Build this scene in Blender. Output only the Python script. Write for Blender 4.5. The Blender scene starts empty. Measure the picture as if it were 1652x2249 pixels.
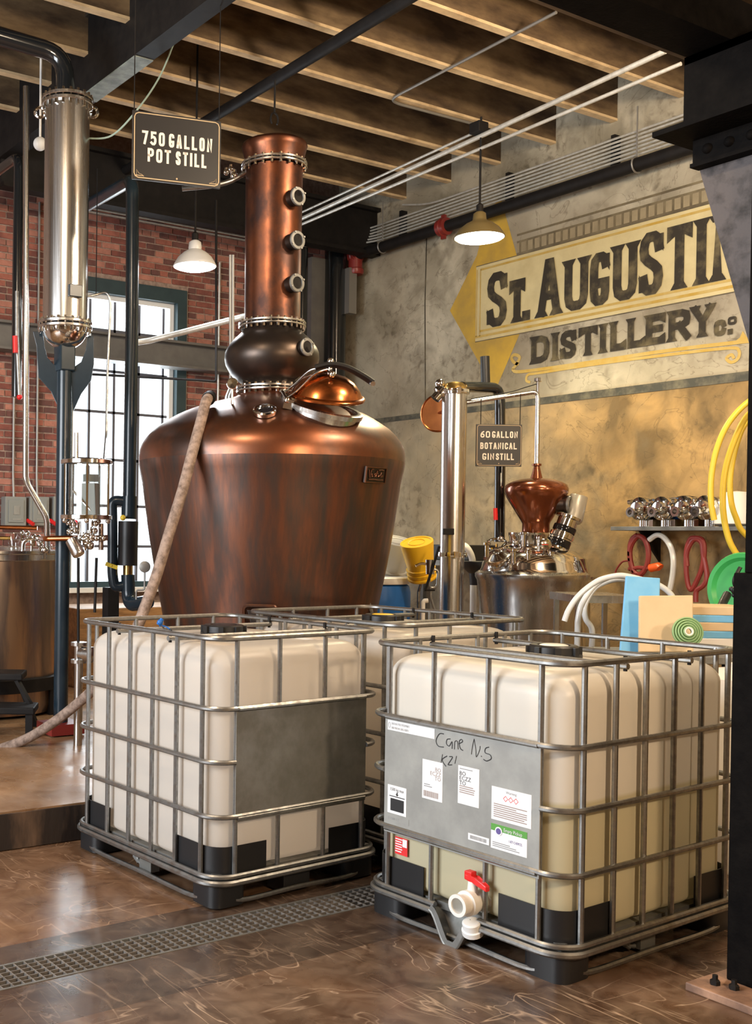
import bpy, bmesh, math, random
from mathutils import Vector, Matrix
random.seed(7)
PI = math.pi
S = bpy.context.scene
COL = S.collection
# ------------------------------------------------------------------ camera
W, H = 1652, 2249
F = 2401.7; PITCH = -0.01115; ROLL = 0.01232; HC = 1.634; CX = -469.5; CY = 82.0; TH = 2.1097
_a = TH - PI / 2
cp, sp, cr, sr = math.cos(PITCH), math.sin(PITCH), math.cos(ROLL), math.sin(ROLL)
_r, _u, _f = Vector((1, 0, 0)), Vector((0, -sp, cp)), Vector((0, cp, sp))
_rot = Matrix.Rotation(-_a, 3, 'Z')
VR = _rot @ (cr * _r + sr * _u); VU = _rot @ (-sr * _r + cr * _u); VF = _rot @ _f
EYE = Vector((0, 0, HC))
cd = bpy.data.cameras.new('camera'); cam = bpy.data.objects.new('camera', cd); COL.objects.link(cam)
cam.matrix_world = Matrix((VR, VU, -VF)).transposed().to_4x4(); cam.location = EYE
cd.sensor_fit = 'AUTO'; cd.sensor_width = 36.0; cd.lens = F / H * 36.0
cd.shift_x = -CX / H; cd.shift_y = CY / H; cd.clip_start = 0.05; cd.clip_end = 200
S.camera = cam
# ------------------------------------------------------------------ world, light, exposure
S.view_settings.view_transform = 'Standard'; S.view_settings.look = 'None'
S.view_settings.gamma = 1.0; S.view_settings.use_curve_mapping = False
S.view_settings.exposure = 0.35
wd = bpy.data.worlds.new('sky'); S.world = wd; wd.use_nodes = True
bg = wd.node_tree.nodes['Background']; bg.inputs[0].default_value = (0.86, 0.93, 1.0, 1); bg.inputs[1].default_value = 2.2

def light(name, kind, loc, energy, color, size=0.2, target=None, size_y=None, spot=None):
    l = bpy.data.lights.new(name, kind); l.energy = energy; l.color = color
    if kind == 'AREA':
        l.size = size
        if size_y: l.shape = 'RECTANGLE'; l.size_y = size_y
    else:
        l.shadow_soft_size = size
    if spot: l.spot_size = spot; l.spot_blend = 0.6
    o = bpy.data.objects.new(name, l); COL.objects.link(o); o.location = loc
    if target is not None:
        o.rotation_euler = (Vector(target) - Vector(loc)).to_track_quat('-Z', 'Y').to_euler()
    return o
WARM = (1.0, 0.79, 0.56); DAY = (0.90, 0.95, 1.0)
light('left_windows_daylight', 'AREA', (-3.3, 4.6, 2.7), 520, DAY, 4.5, (3, 4.4, 1.2), 2.8)
light('back_window_daylight', 'AREA', (5.6, 10.75, 2.9), 160, DAY, 1.6, (4.5, 4, 1.2), 3.2)
light('hall_lamp_right', 'POINT', (5.4, 1.0, 4.9), 230, WARM, 0.18)
light('hall_lamp_middle', 'POINT', (5.6, 3.1, 4.7), 270, WARM, 0.18)
light('hall_lamp_left', 'POINT', (1.4, 4.2, 4.6), 170, WARM, 0.18)
light('hall_lamp_near', 'POINT', (2.9, -1.2, 3.0), 400, (1.0, .74, .48), 0.22)
light('hall_lamp_near_right', 'POINT', (5.8, -1.0, 3.0), 150, WARM, 0.22)

# ------------------------------------------------------------------ helpers: where a pixel of the photograph lies in the room
def ray(px, py): return VR * ((px - W / 2 - CX) / F) - VU * ((py - H / 2 - CY) / F) + VF
def onX(px, py, c): d = ray(px, py); return EYE + d * (c / d.x)
def onY(px, py, c): d = ray(px, py); return EYE + d * (c / d.y)
def onZ(px, py, c): d = ray(px, py); return EYE + d * ((c - HC) / d.z)
def at(px, py, t): return EYE + ray(px, py) * t
MPP = 1.0 / F                                             # metres per pixel at one metre
RIGHT = Vector((VR.x, VR.y, 0)).normalized(); TOCAM = Vector((-VF.x, -VF.y, 0)).normalized(); UP = Vector((0, 0, 1))

# ------------------------------------------------------------------ materials
def mat(name, c1, c2=None, rough=0.5, metal=0.0, scale=4.0, stretch=(1, 1, 1), lo=0.35, hi=0.65, bump=0.0, bscale=None,
        rough2=None, emit=None, c3=None, spec=0.5, coat=0.0, detail=6.0, trans=0.0):
    m = bpy.data.materials.new(name); m.use_nodes = True
    nt = m.node_tree; N = nt.nodes; L = nt.links
    b = N['Principled BSDF']
    b.inputs['Base Color'].default_value = (*c1, 1); b.inputs['Roughness'].default_value = rough
    b.inputs['Metallic'].default_value = metal; b.inputs['Specular IOR Level'].default_value = spec
    b.inputs['Coat Weight'].default_value = coat; b.inputs['Coat Roughness'].default_value = 0.15
    if emit: b.inputs['Emission Color'].default_value = (*emit[0], 1); b.inputs['Emission Strength'].default_value = emit[1]
    if c2 is not None or bump:
        tc = N.new('ShaderNodeTexCoord'); mp = N.new('ShaderNodeMapping'); mp.inputs['Scale'].default_value = stretch
        L.new(tc.outputs['Object'], mp.inputs['Vector'])
        n = N.new('ShaderNodeTexNoise'); n.inputs['Scale'].default_value = scale; n.inputs['Detail'].default_value = detail
        n.inputs['Roughness'].default_value = 0.6
        L.new(mp.outputs[0], n.inputs['Vector'])
        if c2 is not None:
            r = N.new('ShaderNodeValToRGB'); r.color_ramp.elements[0].position = lo; r.color_ramp.elements[1].position = hi
            r.color_ramp.elements[0].color = (*c1, 1); r.color_ramp.elements[1].color = (*c2, 1)
            if c3 is not None:
                e = r.color_ramp.elements.new((lo + hi) / 2); e.color = (*c3, 1)
            L.new(n.outputs['Fac'], r.inputs[0]); L.new(r.outputs[0], b.inputs['Base Color'])
            if rough2 is not None:
                mr = N.new('ShaderNodeMapRange'); mr.inputs[1].default_value = lo; mr.inputs[2].default_value = hi
                mr.inputs[3].default_value = rough; mr.inputs[4].default_value = rough2
                L.new(n.outputs['Fac'], mr.inputs[0]); L.new(mr.outputs[0], b.inputs['Roughness'])
        if bump:
            n2 = n
            if bscale:
                n2 = N.new('ShaderNodeTexNoise'); n2.inputs['Scale'].default_value = bscale; n2.inputs['Detail'].default_value = 5
                L.new(mp.outputs[0], n2.inputs['Vector'])
            bp = N.new('ShaderNodeBump'); bp.inputs['Strength'].default_value = bump; bp.inputs['Distance'].default_value = 0.02
            L.new(n2.outputs['Fac'], bp.inputs['Height']); L.new(bp.outputs[0], b.inputs['Normal'])
    if trans:
        t = N.new('ShaderNodeBsdfTranslucent'); t.inputs[0].default_value = (*c1, 1)
        mx = N.new('ShaderNodeMixShader'); mx.inputs[0].default_value = trans
        L.new(b.outputs[0], mx.inputs[1]); L.new(t.outputs[0], mx.inputs[2]); L.new(mx.outputs[0], N['Material Output'].inputs[0])
    return m
def sr_(r, g, b):
    f = lambda v: ((v / 255 + 0.055) / 1.055) ** 2.4 if v > 10 else v / 255 / 12.92
    return (f(r), f(g), f(b))
M = {}
M['steel'] = mat('brushed_stainless', (0.64, 0.63, 0.61), (0.56, 0.55, 0.54), 0.2, 1.0, 9, (9, 9, .15), rough2=0.28)
M['chrome'] = mat('polished_steel', (0.75, 0.74, 0.72), rough=0.1, metal=1.0)
M['galv'] = mat('galvanised_tube', (0.40, 0.40, 0.39), (0.27, 0.27, 0.26), 0.33, 1.0, 30, rough2=0.5)
M['plate'] = mat('galvanised_sheet', (0.30, 0.30, 0.29), (0.20, 0.20, 0.185), 0.46, 0.75, 7, rough2=0.6)
M['plate_pale'] = mat('label_sheet', sr_(165, 165, 160), sr_(148, 148, 144), 0.5, 0.35, 7)
M['copper'] = mat('aged_copper', (0.20, 0.074, 0.038), (0.062, 0.046, 0.040), 0.36, 0.92, 3.6, (3.4, 3.4, .22), .36, .66, rough2=0.48, c3=(0.115, 0.054, 0.036), bump=.03, bscale=14)
M['copper_dome'] = mat('warm_copper', (0.33, 0.105, 0.042), (0.075, 0.042, 0.031), 0.30, 0.95, 1.7, (1, 1, 1), .38, .64, rough2=0.42, c3=(0.20, 0.075, 0.036))
for _k in ('copper', 'copper_dome'):
    _b = M[_k].node_tree.nodes['Principled BSDF']; _b.inputs['Coat Weight'].default_value = .55; _b.inputs['Coat Roughness'].default_value = .32
M['copper_dark'] = mat('browned_copper', (0.095, 0.066, 0.050), (0.05, 0.042, 0.038), 0.33, 0.9, 3, (1, 1, .6), rough2=0.42)
M['copper_neck'] = mat('mottled_neck_copper', (0.34, 0.115, 0.045), (0.060, 0.032, 0.026), 0.27, 0.95, 2.0, (1.4, 1.4, .8), .36, .62, rough2=0.42, c3=(0.19, 0.068, 0.034))
M['copper_new'] = mat('bright_copper', (0.62, 0.22, 0.07), (0.40, 0.13, 0.045), 0.22, 1.0, 5)
M['copper_gloss'] = mat('lacquered_copper', (0.30, 0.085, 0.03), (0.20, 0.055, 0.022), 0.2, 0.75, 4, coat=0.6)
M['bronze_tint'] = mat('vat_warm_reflections', (0.36, 0.27, 0.21), (0.55, 0.36, 0.22), 0.3, 0.9, 2.2, (2.5, 2.5, .35), c3=(0.26, 0.20, 0.17))  # steel tinted bronze, with streaks painted in for warm reflections
M['brass'] = mat('brass', (0.65, 0.45, 0.16), rough=0.25, metal=1.0)
M['black'] = mat('black_plastic', (0.012, 0.012, 0.013), rough=0.42)
M['black_gloss'] = mat('black_glossy_jacket', (0.008, 0.010, 0.012), rough=0.14, coat=0.5)
M['blue_black'] = mat('dark_blue_paint', (0.010, 0.020, 0.030), (0.016, 0.03, 0.042), 0.25, scale=3)
M['iron'] = mat('dark_painted_iron', (0.009, 0.008, 0.008), (0.015, 0.013, 0.012), 0.62, scale=9, bump=.1, spec=.2)
M['iron_brown'] = mat('dark_brown_steel', (0.006, 0.005, 0.0045), (0.003, 0.0025, 0.0025), 0.7, scale=14, bump=.12, bscale=60, spec=.06)
M['rust_grey'] = mat('pitted_grey_steel', (0.090, 0.078, 0.078), (0.020, 0.017, 0.017), 0.7, 0.0, 11, lo=.46, hi=.68, bump=.35, bscale=22)
M['bottle'] = mat('natural_polyethylene', (0.87, 0.82, 0.75), rough=0.36, trans=0.55)
M['white'] = mat('white_plastic', (0.80, 0.78, 0.73), rough=0.4)
M['white_paint'] = mat('white_enamel', (0.82, 0.82, 0.80), rough=0.35)
M['paper'] = mat('white_label_paper', (0.82, 0.81, 0.80), rough=0.6)
M['ink'] = mat('black_ink', (0.015, 0.015, 0.016), rough=0.6)
M['grey_ink'] = mat('grey_ink', (0.28, 0.28, 0.28), rough=0.6)
M['faded_ink'] = mat('faded_brown_ink', (0.33, 0.25, 0.22), rough=0.6)
M['red_ink'] = mat('red_ink', (0.75, 0.03, 0.03), rough=0.5)
M['green_ink'] = mat('green_ink', (0.10, 0.33, 0.06), rough=0.5)
M['purple_ink'] = mat('violet_ink', (0.13, 0.10, 0.30), rough=0.5)
M['red'] = mat('red_plastic', (0.72, 0.02, 0.02), rough=0.35)
M['red_dark'] = mat('dark_red_paint', (0.22, 0.025, 0.02), rough=0.35)
M['red_cord'] = mat('dark_red_rubber', (0.24, 0.03, 0.025), rough=0.45)
M['orange'] = mat('orange_plastic', (0.85, 0.12, 0.02), rough=0.35)
M['yellow'] = mat('yellow_plastic', (0.86, 0.52, 0.02), rough=0.4)
M['yellow_hose'] = mat('yellow_rubber', (0.78, 0.56, 0.05), rough=0.4)
M['grey_pail'] = mat('grey_plastic', (0.50, 0.50, 0.47), rough=0.45)
M['blue'] = mat('blue_plastic', (0.01, 0.12, 0.42), rough=0.4)
M['blue_lamp'] = mat('bright_blue_plastic', (0.02, 0.10, 0.42), rough=0.4)
M['blue_board'] = mat('sky_blue_board', (0.16, 0.47, 0.80), (0.20, 0.52, 0.83), 0.45, scale=9)
M['tan_board'] = mat('tan_board', (0.70, 0.53, 0.32), (0.66, 0.49, 0.29), 0.45, scale=9)
M['green'] = mat('green_enamel', (0.05, 0.40, 0.10), rough=0.35)
M['green_pad'] = mat('green_rubber', (0.27, 0.44, 0.20), rough=0.5)
M['clear_hose'] = mat('milky_hose', (0.72, 0.74, 0.74), rough=0.2, coat=.4)
M['green_wire'] = mat('pale_green_wire', (0.32, 0.42, 0.36), rough=0.5)
M['hose'] = mat('cloth_hose', (0.34, 0.25, 0.20), (0.12, 0.08, 0.06), 0.8, scale=26, lo=.4, hi=.7, bump=.3)
M['grey_box'] = mat('grey_enamel', (0.26, 0.27, 0.25), rough=0.4)
M['conduit'] = mat('zinc_conduit', (0.78, 0.78, 0.73), (0.6, 0.6, 0.56), 0.4, 0.45, 20)
M['conduit_dull'] = mat('dull_conduit', (0.30, 0.29, 0.27), rough=0.45, metal=0.6)
M['teal'] = mat('teal_window_paint', (0.020, 0.045, 0.058), (0.03, 0.06, 0.07), 0.4, scale=6)
M['muntin'] = mat('steel_sash_paint', (0.10, 0.10, 0.12), rough=0.45)
M['grey_beam'] = mat('grey_painted_steel', (0.115, 0.11, 0.105), (0.15, 0.145, 0.135), 0.5, scale=5)
M['joist_web'] = mat('old_brown_joist', sr_(132, 110, 80), sr_(70, 54, 38), 0.75, 0.0, 3.4, (.5, 1, 1.6), .36, .64, c3=sr_(104, 84, 60), bump=.2)
M['joist_flange'] = mat('worn_cream_lit_flange', sr_(228, 202, 160), sr_(150, 120, 84), 0.65, 0.0, 5, (.8, 1, 1), .45, .8)  # cream flange paint, brightened to carry the light along the joist edges
M['plank'] = [mat('deck_plank_%s' % n, sr_(*c), sr_(*d), 0.75, 0.0, 4, (3, .6, 1), .35, .7, bump=.2) for n, c, d in
              (('a', (150, 108, 66), (78, 53, 33)), ('b', (128, 91, 56), (60, 42, 27)), ('c', (166, 120, 76), (92, 64, 40)))]
M['grey_green'] = mat('pale_grey_green', sr_(150, 158, 150), sr_(104, 112, 106), 0.6, scale=10)
M['brick'] = [mat('brick_%s' % n, sr_(*c), sr_(*d), 0.85, 0.0, 9, lo=.35, hi=.75, bump=.4) for n, c, d in
              (('a', (166, 102, 86), (120, 74, 64)), ('b', (142, 84, 72), (98, 60, 55)), ('c', (186, 128, 110), (148, 98, 84)), ('d', (116, 76, 69), (80, 57, 55)))]
M['mortar'] = mat('lime_mortar', sr_(172, 150, 136), sr_(132, 112, 102), 0.9, scale=20)
M['grate'] = mat('worn_grating', (0.30, 0.27, 0.24), (0.18, 0.16, 0.14), 0.5, 0.6, 30)
M['glass'] = None
M['sign_face'] = mat('charcoal_sign_face', sr_(38, 36, 36), rough=0.4)
M['sign_gold'] = mat('tan_sign_line', sr_(196, 170, 132), rough=0.5)
M['sign_letter'] = mat('cream_letter', sr_(240, 228, 214), rough=0.5)
M['wood'] = mat('tan_timber', sr_(176, 132, 84), sr_(128, 92, 56), 0.6, scale=4, stretch=(1, 6, 6))
M['lamp_glow'] = mat('lit_shade_inside', (1, .95, .85), rough=0.5, emit=((1.0, 0.92, 0.74), 14))
M['lamp_glow_cool'] = mat('lit_shade_inside_cool', (1, 1, 1), rough=0.5, emit=((0.95, 0.97, 1.0), 14))
M['shade'] = mat('shade_enamel', sr_(120, 104, 66), rough=0.35)
M['porthole'] = mat('dark_sight_glass', (0.012, 0.012, 0.014), rough=0.08)
M['mural_gold'] = mat('faded_gold_paint', sr_(206, 168, 62), sr_(176, 146, 70), 0.85, scale=3, bump=.05, bscale=20)
M['mural_line'] = mat('thin_gold_paint', sr_(188, 154, 66), sr_(196, 172, 108), 0.85, scale=6)
M['mural_cream'] = mat('cream_wall_paint', sr_(214, 200, 152), sr_(188, 172, 126), 0.85, scale=2.6, lo=.4, hi=.75, bump=.05, bscale=20)
M['mural_pale'] = mat('pale_wall_wash', sr_(204, 188, 148), sr_(172, 156, 120), 0.85, scale=2.4, lo=.4, hi=.7)
M['mural_dark'] = mat('worn_dark_paint', sr_(52, 46, 36), sr_(128, 116, 84), 0.85, scale=5, lo=.48, hi=.80)
M['mural_grey'] = mat('thin_grey_paint', sr_(92, 82, 62), sr_(126, 114, 88), 0.85, scale=5)
M['wall_band'] = mat('grey_band_paint', sr_(74, 74, 68), sr_(122, 116, 98), 0.85, scale=6, lo=.45, hi=.7)

def glass_mat():
    m = bpy.data.materials.new('window_glass'); m.use_nodes = True; nt = m.node_tree
    for n in list(nt.nodes): nt.nodes.remove(n)
    o = nt.nodes.new('ShaderNodeOutputMaterial'); t = nt.nodes.new('ShaderNodeBsdfTransparent'); g = nt.nodes.new('ShaderNodeBsdfGlossy')
    g.inputs['Roughness'].default_value = 0.03; mx = nt.nodes.new('ShaderNodeMixShader'); mx.inputs[0].default_value = 0.10
    t.inputs[0].default_value = (0.95, 0.97, 0.97, 1)
    nt.links.new(t.outputs[0], mx.inputs[1]); nt.links.new(g.outputs[0], mx.inputs[2]); nt.links.new(mx.outputs[0], o.inputs[0])
    return m
M['glass'] = glass_mat()

def concrete_wall():
    m = bpy.data.materials.new('stained_concrete'); m.use_nodes = True; nt = m.node_tree; N = nt.nodes; L = nt.links
    b = N['Principled BSDF']; b.inputs['Roughness'].default_value = 0.88
    tc = N.new('ShaderNodeTexCoord')
    def noise(sc, det, st=(1, 1, 1), dist=0.0):
        mp = N.new('ShaderNodeMapping'); mp.inputs['Scale'].default_value = st; L.new(tc.outputs['Object'], mp.inputs['Vector'])
        n = N.new('ShaderNodeTexNoise'); n.inputs['Scale'].default_value = sc; n.inputs['Detail'].default_value = det
        n.inputs['Distortion'].default_value = dist; L.new(mp.outputs[0], n.inputs['Vector']); return n
    def ramp(src, a, b_, c0, c1):
        r = N.new('ShaderNodeValToRGB'); r.color_ramp.elements[0].position = a; r.color_ramp.elements[1].position = b_
        r.color_ramp.elements[0].color = (*c0, 1); r.color_ramp.elements[1].color = (*c1, 1); L.new(src, r.inputs[0]); return r
    def mix(fac, A, B, mode='MIX'):
        x = N.new('ShaderNodeMix'); x.data_type = 'RGBA'; x.blend_type = mode
        L.new(fac, x.inputs[0]) if not isinstance(fac, float) else setattr(x.inputs[0], 'default_value', fac)
        L.new(A, x.inputs[6]); L.new(B, x.inputs[7]); return x.outputs[2]
    base = ramp(noise(.9, 7).outputs[0], .35, .68, sr_(150, 140, 120), sr_(200, 192, 170))
    tan = ramp(noise(2.4, 12, dist=.8).outputs[0], .38, .64, sr_(118, 97, 64), sr_(184, 150, 98))
    sx = N.new('ShaderNodeSeparateXYZ'); L.new(tc.outputs['Object'], sx.inputs[0])     # plaster below the old band is tan, above it pale grey
    mr = N.new('ShaderNodeMapRange'); mr.inputs[1].default_value = 2.95; mr.inputs[2].default_value = 3.05
    mr.inputs[3].default_value = 1; mr.inputs[4].default_value = 0; L.new(sx.outputs[2], mr.inputs[0])
    mr2 = N.new('ShaderNodeMapRange'); mr2.inputs[1].default_value = 6.2; mr2.inputs[2].default_value = 9.2
    mr2.inputs[3].default_value = 1; mr2.inputs[4].default_value = .12; L.new(sx.outputs[1], mr2.inputs[0])
    mu = N.new('ShaderNodeMath'); mu.operation = 'MULTIPLY'; L.new(mr.outputs[0], mu.inputs[0]); L.new(mr2.outputs[0], mu.inputs[1])
    c = mix(mu.outputs[0], base.outputs[0], tan.outputs[0])
    gy = N.new('ShaderNodeRGB'); gy.outputs[0].default_value = (*sr_(128, 120, 100), 1); dk = N.new('ShaderNodeRGB'); dk.outputs[0].default_value = (*sr_(78, 68, 50), 1)
    def masked(sc, det, di, a, b2, gsc, ga, gb, amt):
        x = N.new('ShaderNodeMath'); x.operation = 'MULTIPLY'; L.new(ramp(noise(sc, det, dist=di).outputs[0], a, b2, (0, 0, 0), (amt,) * 3).outputs[0], x.inputs[0])
        L.new(ramp(noise(gsc, 3, dist=.4).outputs[0], ga, gb, (0, 0, 0), (1, 1, 1)).outputs[0], x.inputs[1]); return x.outputs[0]
    c = mix(masked(2.0, 12, .3, .45, .62, .7, .40, .58, .8), c, gy.outputs[0])
    c = mix(masked(12, 12, .3, .50, .68, 1.3, .46, .62, .6), c, dk.outputs[0])
    c = mix(masked(5, 14, .3, .48, .72, .9, .40, .62, .5), c, dk.outputs[0])
    cr_ = ramp(noise(1.3, 4, dist=2.0).outputs[0], .494, .5, (0, 0, 0), (1, 1, 1)); cr2 = ramp(noise(1.3, 4, dist=2.0).outputs[0], .5, .506, (1, 1, 1), (0, 0, 0))
    k = N.new('ShaderNodeMath'); k.operation = 'MULTIPLY'; L.new(cr_.outputs[0], k.inputs[0]); L.new(cr2.outputs[0], k.inputs[1])
    k2 = N.new('ShaderNodeMath'); k2.operation = 'MULTIPLY'; k2.inputs[1].default_value = .45; L.new(k.outputs[0], k2.inputs[0])
    c = mix(k2.outputs[0], c, dk.outputs[0])
    L.new(c, b.inputs['Base Color'])
    bp = N.new('ShaderNodeBump'); bp.inputs['Strength'].default_value = .35; bp.inputs['Distance'].default_value = .03
    L.new(noise(9, 12).outputs[0], bp.inputs['Height']); L.new(bp.outputs[0], b.inputs['Normal'])
    return m
M['concrete'] = concrete_wall()

def floor_mat(name, ca, cb, vein, rough=(.16, .38), veins=.7):
    m = bpy.data.materials.new(name); m.use_nodes = True; nt = m.node_tree; N = nt.nodes; L = nt.links
    b = N['Principled BSDF']
    tc = N.new('ShaderNodeTexCoord')
    def noise(sc, det, st=(1, 1, 1), dist=0.0, rot=0.0):
        mp = N.new('ShaderNodeMapping'); mp.inputs['Scale'].default_value = st; mp.inputs['Rotation'].default_value = (0, 0, rot)
        L.new(tc.outputs['Object'], mp.inputs['Vector'])
        n = N.new('ShaderNodeTexNoise'); n.inputs['Scale'].default_value = sc; n.inputs['Detail'].default_value = det
        n.inputs['Distortion'].default_value = dist; L.new(mp.outputs[0], n.inputs['Vector']); return n.outputs[0]
    def ramp(src, stops):
        r = N.new('ShaderNodeValToRGB'); e = r.color_ramp.elements
        while len(e) < len(stops): e.new(.5)
        for i, (p, c) in enumerate(stops): e[i].position = p; e[i].color = (*c, 1)
        L.new(src, r.inputs[0]); return r.outputs[0]
    def mix(fac, A, B):
        x = N.new('ShaderNodeMix'); x.data_type = 'RGBA'; L.new(fac, x.inputs[0]); L.new(A, x.inputs[6]); L.new(B, x.inputs[7]); return x.outputs[2]
    c = ramp(noise(2.2, 10, dist=.8), [(.3, ca), (.7, cb)])
    blot = ramp(noise(6.5, 8, (1, 1, 1), 1.5), [(.35, (0, 0, 0)), (.75, (1, 1, 1))])
    vr = N.new('ShaderNodeRGB'); vr.outputs[0].default_value = (*vein, 1)
    K = 0
    z, o = (0, 0, 0), (veins,) * 3
    def vmask(sc, st, dist, rot, w, gate, a, b2):
        v = ramp(noise(sc, 3, st, dist, rot), [(.5 - w, z), (.5, o), (.5 + w, z)])
        g = ramp(noise(gate, 3, rot=rot + 1), [(a, z), (b2, (1, 1, 1))])
        x = N.new('ShaderNodeMix'); x.data_type = 'RGBA'; x.blend_type = 'MULTIPLY'; x.inputs[0].default_value = 1
        L.new(v, x.inputs[6]); L.new(g, x.inputs[7]); return x.outputs[2]
    for args in ((4.4, (1, .16, 1), .25, .6, .006, 2.4, .47, .60), (5.6, (.14, 1, 1), .2, 2.1, .006, 2.8, .48, .62), (2.6, (1, .8, 1), .9, .2, .005, 1.8, .46, .6), (7.5, (1, .12, 1), .2, 1.2, .008, 3.2, .5, .62)):
        c = mix(vmask(*args), c, vr.outputs[0])
    x = N.new('ShaderNodeMix'); x.data_type = 'RGBA'; x.inputs[0].default_value = .22; L.new(c, x.inputs[6])
    bl = mix(blot, c, vr.outputs[0]); L.new(bl, x.inputs[7]); L.new(x.outputs[2], b.inputs['Base Color'])
    mr = N.new('ShaderNodeMapRange'); mr.inputs[1].default_value = .3; mr.inputs[2].default_value = .7; mr.inputs[3].default_value = rough[0]; mr.inputs[4].default_value = rough[1]
    L.new(noise(3.1, 8, dist=.5), mr.inputs[0]); L.new(mr.outputs[0], b.inputs['Roughness'])
    bp = N.new('ShaderNodeBump'); bp.inputs['Strength'].default_value = .12; bp.inputs['Distance'].default_value = .01
    L.new(noise(5, 6), bp.inputs['Height']); L.new(bp.outputs[0], b.inputs['Normal'])
    return m
M['floor_near'] = floor_mat('brown_stained_concrete', sr_(56, 40, 30), sr_(98, 72, 53), sr_(196, 170, 145))
M['floor_dark'] = floor_mat('dark_floor_strip', sr_(44, 33, 27), sr_(70, 52, 41), sr_(150, 128, 108), veins=.5)
M['floor_back'] = floor_mat('polished_brown_concrete', sr_(84, 60, 43), sr_(118, 86, 62), sr_(196, 160, 128), (.12, .3), veins=.5)
M['floor_platform'] = floor_mat('tan_platform_concrete', sr_(120, 88, 60), sr_(160, 122, 86), sr_(196, 170, 140), (.2, .45), veins=.4)
M['platform_edge'] = mat('worn_step_edge', sr_(40, 30, 24), sr_(122, 96, 74), 0.7, 0, 5, (1, 1, .25), .5, .78, bump=.4)

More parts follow.
